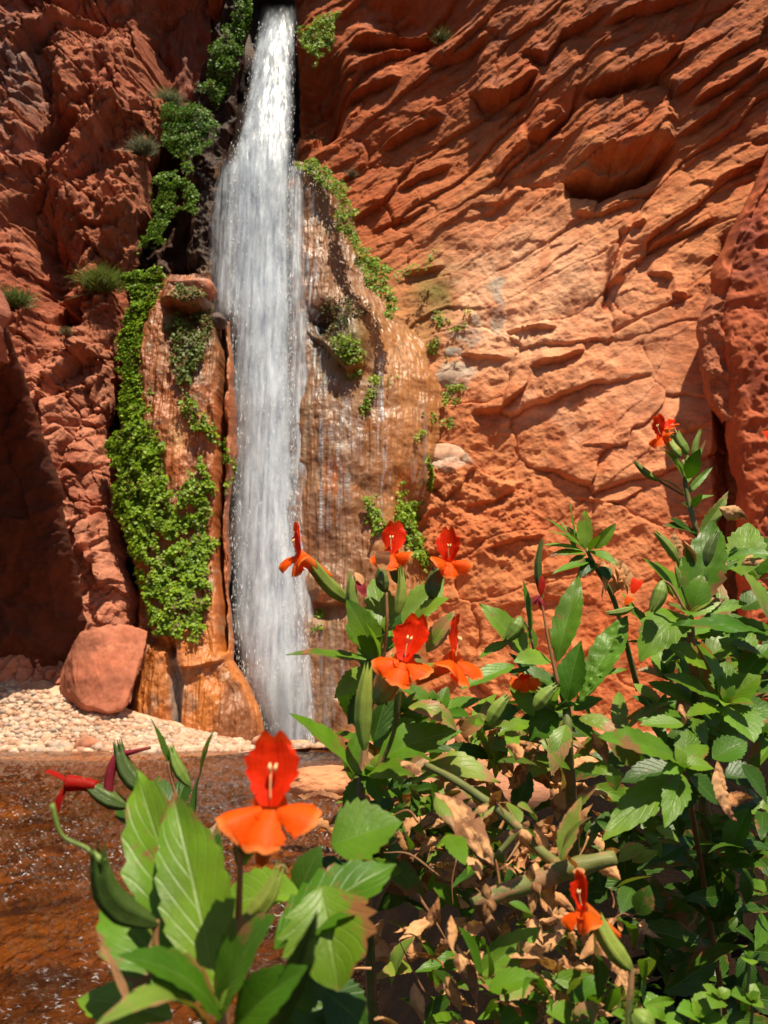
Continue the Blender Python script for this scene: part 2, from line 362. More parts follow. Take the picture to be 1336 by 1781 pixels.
def colL(x, y, P):
    c = np.ones(x.shape+(3,))*np.array([.33, .110, .055]); n = fbm(P, .4, 5, 70); n2 = fbm(P, 1.4, 5, 71)
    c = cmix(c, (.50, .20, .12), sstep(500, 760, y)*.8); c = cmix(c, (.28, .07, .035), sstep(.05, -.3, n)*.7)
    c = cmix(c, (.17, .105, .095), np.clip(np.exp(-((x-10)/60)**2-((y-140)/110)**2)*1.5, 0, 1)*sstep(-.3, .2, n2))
    c = cmix(c, (.52, .22, .14), sstep(.1, .35, n2)*.5)
    return c
EL = [(420, -600), (415, -60), (405, 10), (385, 60), (350, 150), (310, 200), (280, 260), (265, 330), (270, 390), (250, 440), (225, 500), (222, 580), (212, 660), (197, 740), (200, 790), (216, 850), (216, 930), (222, 990), (243, 1040), (243, 1100), (235, 1240)]
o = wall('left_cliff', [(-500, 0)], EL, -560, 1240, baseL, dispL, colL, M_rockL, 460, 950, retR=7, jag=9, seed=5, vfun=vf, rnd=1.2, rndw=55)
tag(o, kind='structure')
ML_, MR_ = [(400, -300), (395, -60), (372, 60), (352, 130), (335, 180), (318, 260), (322, 330), (335, 500)], [(462, -300), (450, -60), (440, 20), (424, 130), (408, 240), (390, 300), (384, 360), (380, 500)]
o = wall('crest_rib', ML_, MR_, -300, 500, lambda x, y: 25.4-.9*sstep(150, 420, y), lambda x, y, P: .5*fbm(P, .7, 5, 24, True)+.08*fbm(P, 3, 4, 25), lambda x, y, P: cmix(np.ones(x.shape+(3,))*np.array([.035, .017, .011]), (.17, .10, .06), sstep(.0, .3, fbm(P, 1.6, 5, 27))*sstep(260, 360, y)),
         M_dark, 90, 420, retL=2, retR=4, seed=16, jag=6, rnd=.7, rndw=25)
tag(o, kind='structure')
# shaded rock wall standing deeper in the notch, up left of the fall
def baseN(x, y): return 27.0-.004*(x-250)
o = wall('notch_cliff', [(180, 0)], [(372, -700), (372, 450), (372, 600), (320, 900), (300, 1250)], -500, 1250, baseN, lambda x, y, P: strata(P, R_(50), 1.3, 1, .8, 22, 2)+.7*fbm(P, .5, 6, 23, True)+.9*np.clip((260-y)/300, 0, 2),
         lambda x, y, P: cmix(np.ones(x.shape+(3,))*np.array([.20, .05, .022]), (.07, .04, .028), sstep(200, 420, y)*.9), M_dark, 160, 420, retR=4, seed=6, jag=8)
tag(o, kind='structure')

# --- undercut buttress low on the left; its shade is also put into its colour
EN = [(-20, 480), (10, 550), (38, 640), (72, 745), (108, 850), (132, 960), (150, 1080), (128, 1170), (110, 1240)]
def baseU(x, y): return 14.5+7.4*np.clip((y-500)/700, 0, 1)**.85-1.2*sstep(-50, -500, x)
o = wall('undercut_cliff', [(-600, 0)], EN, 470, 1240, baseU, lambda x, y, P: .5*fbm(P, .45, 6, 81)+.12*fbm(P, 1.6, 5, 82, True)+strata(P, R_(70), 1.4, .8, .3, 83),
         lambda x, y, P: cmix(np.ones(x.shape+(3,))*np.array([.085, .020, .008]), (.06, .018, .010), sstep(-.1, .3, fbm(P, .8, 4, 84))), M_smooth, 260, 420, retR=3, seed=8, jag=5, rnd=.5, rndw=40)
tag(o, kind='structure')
# its top, leaning out over the undercut (mostly left of the frame)
o = wall('overhang_cliff', [(-700, 0)], [(-60, 100), (-30, 300), (-12, 420), (5, 500), (22, 560), (22, 640)], 60, 640, lambda x, y: 14.2+.0*x+1.0*sstep(590, 640, y), lambda x, y, P: .6*fbm(P, .5, 6, 85, True)+.25*fbm(P, 1.6, 5, 86),
         lambda x, y, P: np.ones(x.shape+(3,))*np.array([.34, .13, .085]), M_rockL, 200, 300, retR=5, seed=9, jag=8, rnd=.8, rndw=40)
tag(o, kind='structure')

# --- buttress at the right edge, nearer
EB = [(1420, 120), (1336, 265), (1290, 360), (1252, 435), (1234, 480), (1240, 560), (1262, 650), (1272, 740), (1292, 830), (1306, 930), (1320, 1100), (1320, 1300)]
def baseB(x, y): return 19.8-1.4*np.clip((x-1240)/260, 0, 1.5)+.9*np.clip((900-y)/600, -.4, 1)
o = wall('right_buttress', EB, [(2000, 0)], 120, 1300, baseB, lambda x, y, P: .55*fbm(P, .5, 6, 91)+.16*fbm(P, 1.8, 5, 92, True)+strata(P, R_(60), 1.2, .8, .25, 93)-.8*np.clip((y-640)/260, 0, 1.5),
         lambda x, y, P: cmix(np.ones(x.shape+(3,))*np.array([.42, .10, .036]), (.25, .055, .025), sstep(-.1, .3, fbm(P, .9, 5, 94))), M_smooth, 300, 480, retL=5, seed=10, jag=5, rnd=.9, rndw=45)
tag(o, kind='structure')
EB2 = [(1250, 500), (1226, 525), (1210, 560), (1213, 640), (1228, 700), (1250, 735)]
o = wall('cleft_rib', EB2, [(1330, 0)], 505, 738, lambda x, y: 20.6+0*x, lambda x, y, P: .3*fbm(P, .9, 6, 95, True), lambda x, y, P: np.ones(x.shape+(3,))*np.array([.40, .13, .06]), M_rock, 90, 160, retL=3, seed=11, jag=4, rnd=.7, rndw=30)
tag(o, kind='structure')

# --- right travertine apron
AL = [(505, 280), (505, 1320)]
AR = [(545, 285), (590, 330), (625, 430), (662, 500), (690, 545), (712, 575), (740, 610), (762, 660), (765, 740), (755, 800), (750, 860), (770, 930), (790, 1040), (790, 1320)]
def baseA(x, y):
    rr = poly_x(AR, y); f = np.clip((x-505)/(rr-505+1e-3), 0, 1)
    return 24.5-1.0*sstep(290, 800, y)-.35*np.sin(f*math.pi)+1.0*f**2.5*sstep(300, 420, y)
def ribs(P, seed, a=1):
    q = P*np.array([1, 1, .09]); return a*(.16*fbm(q, 1.4, 3, seed)+.14*fbm(q, 4.5, 4, seed+1, True))
def dispA(x, y, P):
    d = ribs(P, 101, .42)+.34*fbm(P, .6, 6, 103)+.03*fbm(P*np.array([1, 1, .4]), 2.4, 4, 104)
    X = x+fbm(P, .8, 4, 107)*14; Yy = y+fbm(P, .8, 4, 108)*14
    d = d+ledge(X, Yy, [(530, 572), (560, 590), (600, 650), (640, 640)], .3, 45, .3)
    d = d-.9*np.exp(-((X-568)/24)**2-((Yy-560)/26)**2)+.5*np.exp(-((X-615)/40)**2-((Yy-590)/50)**2)
    d = d+ledge(X, Yy, [(535, 1042), (575, 1050), (620, 1045)], .35, 30)-.9*sstep(850, 900, y)*np.exp(-((X-775)/45)**2)
    d = d-1.2*np.exp(-((X-760)/55)**2-((Yy-905)/55)**2)-.4*np.exp(-((X-560)/30)**2-((Yy-1050)/20)**2)
    return d
def colA(x, y, P):
    q = P*np.array([1, 1, .12]); n = fbm(q, 1.5, 5, 105); n2 = fbm(P, .8, 5, 106)
    c = np.ones(x.shape+(3,))*np.array([.22, .095, .035])
    c = cmix(c, (.40, .17, .055), sstep(610, 700, x+60*n)*.9); c = cmix(c, (.19, .12, .05), sstep(.05, .3, n2)*.6)
    c = cmix(c, (.26, .20, .14), sstep(.0, .25, n)*sstep(640, 540, x)*.6)
    c = cmix(c, (.44, .12, .02), sstep(.15, .4, n2)*.6)
    c = cmix(c, (.12, .11, .02), np.exp(-((x-750)/40)**2-((y-510)/45)**2)*.9)
    c = cmix(c, (.14, .13, .03), np.exp(-((x-600)/45)**2-((y-610)/50)**2)*.8)
    c = cmix(c, (.06, .03, .02), np.clip(np.exp(-((x-572)/38)**2-((y-565)/30)**2)*1.3, 0, 1))  # recess beside the knob also darkened in colour where shade falls
    return c
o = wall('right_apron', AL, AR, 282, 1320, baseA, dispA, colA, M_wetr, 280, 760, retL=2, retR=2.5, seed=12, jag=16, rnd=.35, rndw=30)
tag(o, kind='structure')

# --- left mossy pillar of travertine
PL = [(292, 480), (250, 520), (228, 560), (226, 700), (210, 780), (214, 900), (236, 1000), (238, 1110), (232, 1200), (228, 1290)]
PR = [(372, 480), (374, 528), (366, 545), (402, 560), (404, 610), (412, 690), (414, 790), (404, 850), (400, 900), (402, 1060), (408, 1150), (428, 1180), (452, 1230), (462, 1290)]
def baseP(x, y):
    c = (poly_x(PL, y)+poly_x(PR, y))/2
    return 22.9-.9*sstep(900, 1250, y)-.5*sstep(480, 620, y)-.5*(1-np.clip(np.abs(x-c)/110, 0, 1)**2)
def dispP(x, y, P):
    X = x+fbm(P, .9, 4, 111)*12; Yy = y+fbm(P, .9, 4, 112)*12
    d = ribs(P, 113, .5)+.45*fbm(P*np.array([1, 1, .6]), .8, 6, 114)
    d = d+.06*fbm(P, 3, 4, 115)+crack(X, y, [(383, 560), (386, 700), (384, 850), (380, 1000), (388, 1130)], .8, 6)
    d = d+ledge(X, Yy, [(286, 535), (330, 540), (378, 530)], .6, 40, .5)+ledge(X, Yy, [(290, 1155), (340, 1160), (400, 1150)], .2, 30, .2)
    d = d+crack(X, y, [(300, 1110), (302, 1200), (308, 1290)], .35, 8)+crack(X, Yy, [(225, 1000), (250, 1060), (260, 1110), (300, 1130)], .4, 8)
    return d
def colP(x, y, P):
    n = fbm(P*np.array([1, 1, .3]), 1., 5, 116); n2 = fbm(P, 1.4, 5, 117)
    c = np.ones(x.shape+(3,))*np.array([.34, .105, .03])
    c = cmix(c, (.46, .15, .025), sstep(950, 1150, y)*.85); c = cmix(c, (.17, .07, .035), sstep(.05, -.25, n)*.7)
    c = cmix(c, (.30, .22, .15), sstep(.1, .35, n2)*.5); c = cmix(c, (.10, .09, .02), np.exp(-((x-330)/45)**2-((y-590)/70)**2)*.7)
    c = cmix(c, (.62, .36, .16), np.exp(-((x-310)/14)**2-((y-760)/30)**2)*.8)
    c = cmix(c, (.26, .24, .21), sstep(1110, 1160, y)*np.exp(-((x-303)/9)**2)*.8)
    return c
o = wall('mossy_pillar', PL, PR, 482, 1290, baseP, dispP, colP, M_wet, 240, 700, retL=3, retR=2.2, seed=14, jag=5, rnd=.8, rndw=35)
tag(o, kind='structure')

# ------------------------------------------------------------------ ground, bank, stream
WZ = -.9
M_soil = rock_material('shade_toned_soil', bump=.8, dist=.02, sc=8, spread=.5, rough=.95, spec=.1)
M_peb = rock_material('pale_cobble', bump=.4, dist=.01, sc=3, spread=.3, rough=.85)
TOPL = [(-400, 1185), (-100, 1188), (0, 1192), (100, 1212), (240, 1252), (380, 1282), (450, 1298), (600, 1303)]
def bank_pt(px, t):
    top = np.interp(px, [p[0] for p in TOPL], [p[1] for p in TOPL]); bot = 1308-8*sstep(350, 560, px)
    py = bot+(top-bot)*t-0*px; return atn(px, py, 18.7+2.1*t)
U, T = np.meshgrid(np.linspace(-500, 610, 340), np.linspace(-.25, 1.25, 70))
Pb = bank_pt(U, T); Pb[..., 2] += .05*fbm(Pb, 1.2, 5, 120)
colb = cmix(np.ones(U.shape+(3,))*np.array([.50, .28, .17]), (.60, .42, .30), sstep(-.2, .3, fbm(Pb, 2, 4, 121)))
o = link('gravel_bank', npmesh('gravel_bank', Pb.reshape(-1, 3), gridF(*U.shape), True, colb.reshape(-1, 3)), None, M_peb); tag(o, kind='structure')

def ico(sub):
    import bmesh
    bm = bmesh.new(); bmesh.ops.create_icosphere(bm, subdivisions=sub, radius=1)
    V = np.array([v.co[:] for v in bm.verts]); F = np.array([[v.index for v in f.verts] for f in bm.faces]); bm.free(); return V, F
def stone(V, seed, rough=.18, flat=.8, cut=0, hb=.62):
    V = V*np.array([1, .8, flat]); n = fbm(V+seed*3.3, .9, 3, seed)[:, None]; V = V*(1+rough*1.6*n)
    rs = np.random.RandomState(seed)
    for _ in range(cut):
        d = rs.normal(size=3); d /= np.linalg.norm(d); h = hb+.2*rs.rand(); t = V@d; V = V-np.clip(t-h, 0, None)[:, None]*d*.85
    return V
rs = np.random.RandomState(11)
cV, cF = ico(2); pmesh = []
cobc = [(.50, .34, .24), (.57, .43, .32), (.40, .23, .15), (.40, .31, .25), (.51, .33, .22), (.50, .39, .30)]
for k in range(14):
    V = stone(cV, 200+k, .15, .62, 5); c = np.ones((len(V), 3))*np.array(cobc[k % 6])
    pmesh.append(npmesh('pebble', V, cF, True, c)); pmesh[-1].materials.append(M_peb)
NP = 9000
pu = rs.uniform(-260, 585, NP); ptt = rs.uniform(-.06, 1.04, NP)**1.0; pp = bank_pt(pu, ptt)
psz = .030+.085*rs.rand(NP)**4.0+.035*(ptt < .12)*rs.rand(NP)
vis = (pu > 5) & (pu < 545)
order = np.argsort(-(psz*vis))
for i in order[:290]:
    o = link('pebble', pmesh[i % 14]); o.location = pp[i]+np.array([0, 0, psz[i]*.25]); s = psz[i]*1.15; o.scale = (s, s, s)
    o.rotation_euler = (rs.uniform(-.3, .3), rs.uniform(-.3, .3), rs.uniform(0, 6.3))
    tag(o, 'pale rounded cobble lying among hundreds on the gravel bank below the cliff', 'pebble', 'pebbles of the gravel bank')
lV, lF = ico(1); Vs = []; Fs = []; Cs = []; off = 0
for i in order[290:]:
    V = stone(lV, int(i) % 40, .1, .65, 2)*psz[i]*1.1; a = rs.uniform(0, 6.3); ca, sa = math.cos(a), math.sin(a)
    V = V@np.array([[ca, sa, 0], [-sa, ca, 0], [0, 0, 1]])+pp[i]+np.array([0, 0, psz[i]*.2])
    Vs.append(V); Fs.append(lF+off); off += len(V); Cs.append(np.ones((len(V), 3))*np.array(cobc[i % 6])*rs.uniform(.8, 1.1))
o = link('small_pebbles', npmesh('small_pebbles', np.concatenate(Vs), np.concatenate(Fs), True, np.concatenate(Cs)), None, M_peb)
tag(o, 'layer of small pale pebbles covering the gravel bank left of the waterfall', 'pebbles', kind='stuff')

def boulder(name, loc, dims, seed, col, m, label, cut=6, rough=.2, sub=5, flat=1, rot=0, hb=.62):
    V, F = ico(sub); V = V.copy()
    V = stone(V, seed, rough, flat, cut, hb)
    V = V+V/np.linalg.norm(V, axis=1)[:, None]*(.05*fbm(V, 2.5, 6, seed, True)+.03*fbm(V, 7, 3, seed+2))[:, None]
    V = V*np.array(dims); ca, sa = math.cos(rot), math.sin(rot); V = V@np.array([[ca, sa, 0], [-sa, ca, 0], [0, 0, 1]])
    c = cmix(np.ones((len(V), 3))*np.array(col), tuple(np.array(col)*.65), sstep(-.1, .3, fbm(V, 2/max(dims), 4, seed)))
    o = link(name, npmesh(name, V, F, True, c), None, m); o.location = loc
    return tag(o, label, 'boulder')
boulder('boulder', at(174, 1172, 20.8), (1.30, 1.1, 1.75), 311, (.46, .16, .09), M_smooth, 'big rounded red boulder standing at the cliff foot on the gravel bank', cut=16, rough=.28, flat=.95, hb=.46, sub=6)
boulder('boulder', at(332, 503, 22.4), (.78, .55, .42), 302, (.42, .16, .08), M_wet, 'wet red boulder perched on top of the mossy pillar left of the fall', cut=5, sub=4)
boulder('boulder', at(378, 560, 22.5), (.30, .35, .28), 303, (.07, .04, .03), M_wet, 'small dark wet boulder wedged between pillar top and falling water', cut=4, sub=4)
boulder('rock', at(520, 1298, 19.0), (.36, .3, .17), 304, (.62, .36, .22), M_peb, 'flat pale orange rock at the foot of the fall by the stream', cut=5, sub=3)
boulder('rock', at(458, 1291, 19.4), (.26, .22, .17), 307, (.58, .32, .2), M_peb, 'small orange rock just left of the pool edge at the fall foot', cut=5, sub=3)
boulder('rock', at(150, 1296, 18.9), (.30, .3, .20), 308, (.46, .20, .12), M_peb, 'reddish rock at the waterline of the gravel bank', cut=5, sub=3)
boulder('boulder', at(562, 1362, 6.6), (.30, .24, .14), 305, (.60, .27, .13), M_rock, 'orange sunlit boulder on the stream edge behind the middle leaves', cut=4, rough=.16)
boulder('boulder', at(700, 1400, 4.2), (.2, .16, .1), 306, (.42, .15, .07), M_rock, 'reddish boulder half hidden behind the monkeyflower stems', cut=5)
for k, (x, y, s) in enumerate([(785, 660, .5), (770, 795, .55), (760, 745, .38), (745, 770, .3), (800, 610, .4)]):
    p = at(x, y, 23.6); PXX, nn = on_wall('right_cliff', np.array([x*1.]), np.array([y*1.])); p = Vector(PXX[0])+Vector((0, .10, 0))
    boulder('rock', p, (s*1.25, s*.5, s*.75), 320+k, [(.45, .33, .25), (.60, .38, .26), (.55, .36, .26), (.5, .3, .2), (.42, .36, .3)][k], M_peb,
      ['grey pink rock set in the cliff right of the apron, between fern tufts', 'broad pale rock right above the dark fern hollow', 'pale rock just above the broad pale rock by the apron', 'small pink rock left of the broad pale rock', 'grey rock below the pale limestone stain'][k], cut=6, sub=4)

# stream bed and water
def plane_pts(px, py, z):
    xc = (px-668)/FPX; yc = (890.5-py)/FPX; dy = CP-yc*SP; dz = SP+yc*CP; s = z/dz
    return np.stack([xc*s, dy*s, dz*s], -1)
vpy = 1296+(2700-1296)*np.linspace(0, 1, 620)**1.25
U, T = np.meshgrid(np.linspace(-900, 1500, 620), vpy)
Pw = plane_pts(U, np.maximum(T, 1292.), WZ)
flow = Pw*np.array([1, .45, 1]); dd = Pw[..., 1]
amp = .035+.045*sstep(2.5, 5, dd)*sstep(19, 10, dd)
Wv = amp*(1.0*fbm(flow, 1.6, 4, 130, True, .55)+.9*fbm(flow, 5, 4, 132, True, .65))
Pw[..., 2] += Wv
m_water, n, P_, O_ = mat('stream_water')
gl = N(n, 'BsdfGlossy'); gl.inputs['Roughness'].default_value = .07
tr = N(n, 'BsdfTransparent'); tr.inputs['Color'].default_value = (.80, .58, .36, 1)
fr = N(n, 'Fresnel'); fr.inputs['IOR'].default_value = 1.33; mx = N(n, 'MixShader')
co = N(n, 'TexCoord').outputs['Object']
b1 = N(n, 'Bump'); b1.inputs['Strength'].default_value = 1.0; b1.inputs['Distance'].default_value = .05
L(n, noise(n, mapping(n, co, (1, .55, 1)), 9, 6, .62), b1.inputs['Height'])
for s in (gl.inputs['Normal'], fr.inputs['Normal']): L(n, b1.outputs[0], s)
L(n, mth(n, 'MULTIPLY', fr.outputs[0], 1.15), mx.inputs[0]); L(n, tr.outputs[0], mx.inputs[1]); L(n, gl.outputs[0], mx.inputs[2])
fo = N(n, 'BsdfDiffuse'); fo.inputs[0].default_value = (.62, .62, .64, 1); m5 = N(n, 'MixShader')
fa = ramp(n, noise(n, mapping(n, co, (.8, 1, 1), (0, 0, .3)), 38, 3, .6), [(.60, 0.0), (.70, 1.0)]); fb = ramp(n, noise(n, mapping(n, co, (1, .35, 1)), 1.3, 3, .6), [(.44, 0.0), (.60, 1.0)])  # pale specks paint sun glints on the ripples as well as foam
L(n, mth(n, 'MULTIPLY', fa, mth(n, 'MULTIPLY', fb, .6)), m5.inputs[0]); L(n, mx.outputs[0], m5.inputs[1]); L(n, fo.outputs[0], m5.inputs[2]); L(n, m5.outputs[0], O_.inputs['Surface'])
o = link('stream_water', npmesh('stream_water', Pw.reshape(-1, 3), gridF(*U.shape, True)), None, m_water); tag(o, kind='structure')
Pd = plane_pts(U[::2, ::2], np.maximum(T[::2, ::2], 1290.), WZ-.16); nb = fbm(Pd, 1.3, 5, 140); Pd[..., 2] += .07*nb+.02*fbm(Pd, 6, 4, 141)
cb = cmix(np.ones(Pd.shape[:2]+(3,))*np.array([.17, .080, .016]), (.36, .18, .04), sstep(-.1, .35, nb)); cb = cmix(cb, (.05, .022, .010), sstep(0, -.35, fbm(Pd, 2.2, 5, 142)))
cb = cmix(cb, (.22, .11, .05), sstep(9, 15, Pd[..., 1]))
M_bed = rock_material('stream_bed', bump=.8, dist=.04, sc=2.5, spread=.5, rough=.7)
o = link('stream_bed', npmesh('stream_bed', Pd.reshape(-1, 3), gridF(*Pd.shape[:2], True), True, cb.reshape(-1, 3)), None, M_bed); tag(o, kind='structure')

# near bank (right side) as a world height field
def bank_z(x, y):
    e = -.04*y-.12+.05*np.sin(y*3)
    P3 = np.stack([x, y, 0*x], -1)
    z = -1.15+.62*sstep(-.15, .55, x-e)+.03*fbm(P3, 2, 5, 150)
    z = z+.42*sstep(.05, .5, x-.02*y)*np.exp(-((y-1.9)/.55)**2)*(1+.25*fbm(P3, 3, 4, 151))+.12*sstep(.5, 1.2, x)*np.exp(-((y-2.0)/.6)**2)
    z = z-.35*sstep(.2, .35, x)*np.exp(-((y-1.05)/.35)**2)*.6
    z = z+.018*fbm(P3, 9, 5, 152)
    return z
gx = -1.5+9*np.linspace(0, 1, 520)**1.7; gy = -1.5+24*np.linspace(0, 1, 520)**2.0
GX, GY = np.meshgrid(gx, gy); GZ = bank_z(GX, GY); Pg = np.stack([GX, GY, GZ], -1)
cg = cmix(np.ones(GX.shape+(3,))*np.array([.010, .006, .004]), (.022, .011, .006), sstep(-.1, .3, fbm(Pg, 8, 4, 153)))  # near soil coloured almost black to stand for deep shade under leaves
cg = cmix(cg, (.52, .24, .14), sstep(4.5, 6.5, GY))
o = link('ground', npmesh('ground', Pg.reshape(-1, 3), gridF(*GX.shape), True, cg.reshape(-1, 3)), None, M_soil); tag(o, kind='structure')

# ------------------------------------------------------------------ waterfall
def water_mat(name, dens, zs=.12, sc=5.0, lo=.35, hi=.6, base=.0, bumpd=.035, edge=True):
    m, n, P, O = mat(name)
    co = N(n, 'TexCoord').outputs['Object']; uv = N(n, 'UVMap'); uv.uv_map = 'UVMap'
    sx = N(n, 'SeparateXYZ'); L(n, uv.outputs[0], sx.inputs[0])
    lf_ = noise(n, mapping(n, co, (1, 1, .3)), 1.1, 3, .5)
    st = noise(n, mapping(n, co, (1, 1, zs)), sc, 4, .5)
    gr = noise(n, mapping(n, co, (1, 1, .30)), 3.6, 7, .62)
    f = mth(n, 'ADD', mth(n, 'MULTIPLY', st, .6), mth(n, 'MULTIPLY', gr, .4))
    # thinner at the sides: u = 0..1 across
    ed = mth(n, 'SUBTRACT', 1, mth(n, 'POWER', mth(n, 'ABSOLUTE', mth(n, 'MULTIPLY', mth(n, 'SUBTRACT', sx.outputs[0], .5), 2)), 2.6))
    a = ramp(n, f, [(lo, 0.0), (hi, 1.0)])
    if edge: a = mth(n, 'ADD', mth(n, 'MULTIPLY', a, mth(n, 'MULTIPLY', ed, dens)), mth(n, 'MULTIPLY', ed, base))
    else: a = mth(n, 'MULTIPLY', a, dens)
    a = mth(n, 'MULTIPLY', a, sx.outputs[1])
    a = mth(n, 'MINIMUM', mth(n, 'MAXIMUM', a, 0), 1)
    tr = N(n, 'BsdfTransparent'); mx = N(n, 'MixShader')
    di = N(n, 'BsdfDiffuse'); tl = N(n, 'BsdfTranslucent'); m2 = N(n, 'MixShader'); m2.inputs[0].default_value = .3
    cc = ramp(n, gr, [(.36, (.60, .68, .80)), (.60, (.84, .92, 1.0))])
    cc = mixc(n, 1, cc, ramp(n, lf_, [(.35, .80), (.6, 1.0)]), 'MULTIPLY')
    L(n, cc, di.inputs[0]); L(n, cc, tl.inputs[0])
    b = N(n, 'Bump'); b.inputs['Strength'].default_value = .7; b.inputs['Distance'].default_value = bumpd
    L(n, mth(n, 'ADD', gr, mth(n, 'MULTIPLY', st, .8)), b.inputs['Height']); L(n, b.outputs[0], di.inputs['Normal'])
    g2 = N(n, 'BsdfGlossy'); g2.inputs['Roughness'].default_value = .3; L(n, b.outputs[0], g2.inputs['Normal']); m3 = N(n, 'MixShader'); m3.inputs[0].default_value = .08
    L(n, di.outputs[0], m2.inputs[1]); L(n, tl.outputs[0], m2.inputs[2]); L(n, m2.outputs[0], m3.inputs[1]); L(n, g2.outputs[0], m3.inputs[2])
    L(n, a, mx.inputs[0]); L(n, tr.outputs[0], mx.inputs[1]); L(n, m3.outputs[0], mx.inputs[2]); L(n, mx.outputs[0], O.inputs['Surface'])
    return m
WL = [(462, -120), (455, 0), (446, 50), (437, 90), (428, 150), (415, 230), (402, 262), (396, 300), (394, 420), (396, 500), (398, 560), (400, 700), (400, 850), (400, 1100), (418, 1180), (452, 1250), (470, 1310)]
WR = [(535, -120), (525, 0), (520, 50), (515, 110), (512, 300), (513, 450), (515, 600), (519, 800), (531, 1000), (540, 1150), (548, 1310)]
def fall_layer(name, dl, dr, Yoff, mt, bulge, seed, py0=-120, py1=1310, nu=90, nv=700, amp=.14, parent=None, tops=None, LP=None, RP=None):
    py = np.linspace(py0, py1, nv); l = poly_x(LP or WL, py)+dl; r = poly_x(RP or WR, py)+dr
    l = l+3.5*fbm(np.stack([py*0, py*.03, py*0], -1), 1, 3, seed); r = r+3.5*fbm(np.stack([py*0+9, py*.03, py*0], -1), 1, 3, seed)
    u = np.linspace(0, 1, nu); PX = l[:, None]+(r-l)[:, None]*u; PY = np.repeat(py[:, None], nu, 1)
    Yb = 25.2-1.3*sstep(0, 300, PY)-.5*sstep(300, 1300, PY)+1.8*sstep(60, -120, PY)
    Y = Yb+Yoff-bulge*np.sin(u*math.pi)[None]**.7
    P = atn(PX, PY, Y); q = P*np.array([1, 1, .12])
    P[..., 1] -= amp*(fbm(q, 2.2, 4, seed)+.35*fbm(P*np.array([1, 1, .3]), 3., 3, seed+3))
    vv = sstep(5, 100, PY+14*fbm(np.stack([PX*.03, PY*.01, PX*0], -1), 1, 3, seed))
    if tops: vv = sstep(tops[0], tops[1], PY)*(sstep(tops[3], tops[2], PY) if len(tops) > 2 else 1)
    uv = np.stack([np.repeat(u[None], nv, 0), vv], -1)
    o = link(name, npmesh(name, P.reshape(-1, 3), gridF(nv, nu), True, None, uv.reshape(-1, 2)), parent, mt); return o
w_core = water_mat('falling_water_core', 1.4, .05, 3.0, .26, .60, .70)
w_mid = water_mat('falling_water_middle', 1.15, .07, 6.0, .40, .66, .05)
w_out = water_mat('falling_water_spray', .7, .07, 8.0, .44, .72, .0)
w_veil = water_mat('thin_water_veil', .9, .035, 8.0, .38, .66, .14)
wf = fall_layer('waterfall', 6, -8, .3, w_core, .35, 160); tag(wf, kind='structure')
def sub(o): o.parent = wf; return o
sub(fall_layer('water_sheet', 3, -4, .1, w_mid, .5, 161)); sub(fall_layer('water_sheet', 0, 0, -.1, w_out, .6, 162)); sub(fall_layer('water_sheet', -5, 6, -.2, w_out, .6, 163, py0=250))
sub(fall_layer('water_veil', 0, 0, .15, w_veil, .35, 164, py0=265, py1=560, LP=[(392, 265), (368, 330), (360, 460), (372, 560)], RP=[(440, 200), (440, 600)], tops=(262, 300, 530, 560)))
sub(fall_layer('water_veil', 0, 0, .05, w_veil, .2, 165, py0=290, py1=1310, LP=[(498, 200), (505, 1400)], RP=[(528, 290), (536, 600), (540, 900), (556, 1310)]))
# trickles running down over the apron and pillar: thin films that follow the rock
w_film = water_mat('thin_water_film', .8, .012, 8.0, .49, .66, .0, edge=True)
def film(wallname, poly_l, poly_r, py0, py1, seed, off=.06, nu=40, nv=300, parent=wf):
    py = np.linspace(py0, py1, nv); l = poly_x(poly_l, py); r = poly_x(poly_r, py); u = np.linspace(0, 1, nu)
    PX = l[:, None]+(r-l)[:, None]*u; PY = np.repeat(py[:, None], nu, 1); P, nn = on_wall(wallname, PX, PY)
    P = P.copy(); P[..., 1] -= off
    vv = sstep(0, .15, (PY-py0)/(py1-py0))*sstep(1, .8, (PY-py0)/(py1-py0))
    uv = np.stack([np.repeat(u[None], nv, 0), vv], -1)
    o = link('water_film', npmesh('water_film', P.reshape(-1, 3), gridF(nv, nu), True, None, uv.reshape(-1, 2)), None, w_film); o.parent = wf
film('right_apron', [(518, 300), (522, 700)], [(552, 300), (568, 620), (575, 700)], 300, 700, 170)
film('right_apron', [(535, 640), (535, 960)], [(600, 640), (640, 760), (600, 960)], 640, 960, 171)
film('right_apron', [(640, 560), (655, 960)], [(672, 560), (690, 960)], 600, 960, 172)
film('right_apron', [(715, 700), (715, 860)], [(745, 700), (748, 860)], 700, 870, 173)
film('right_apron', [(545, 1000), (545, 1310)], [(600, 1000), (620, 1310)], 1080, 1300, 174)
film('mossy_pillar', [(292, 1100), (292, 1290)], [(316, 1100), (318, 1290)], 1110, 1285, 175)
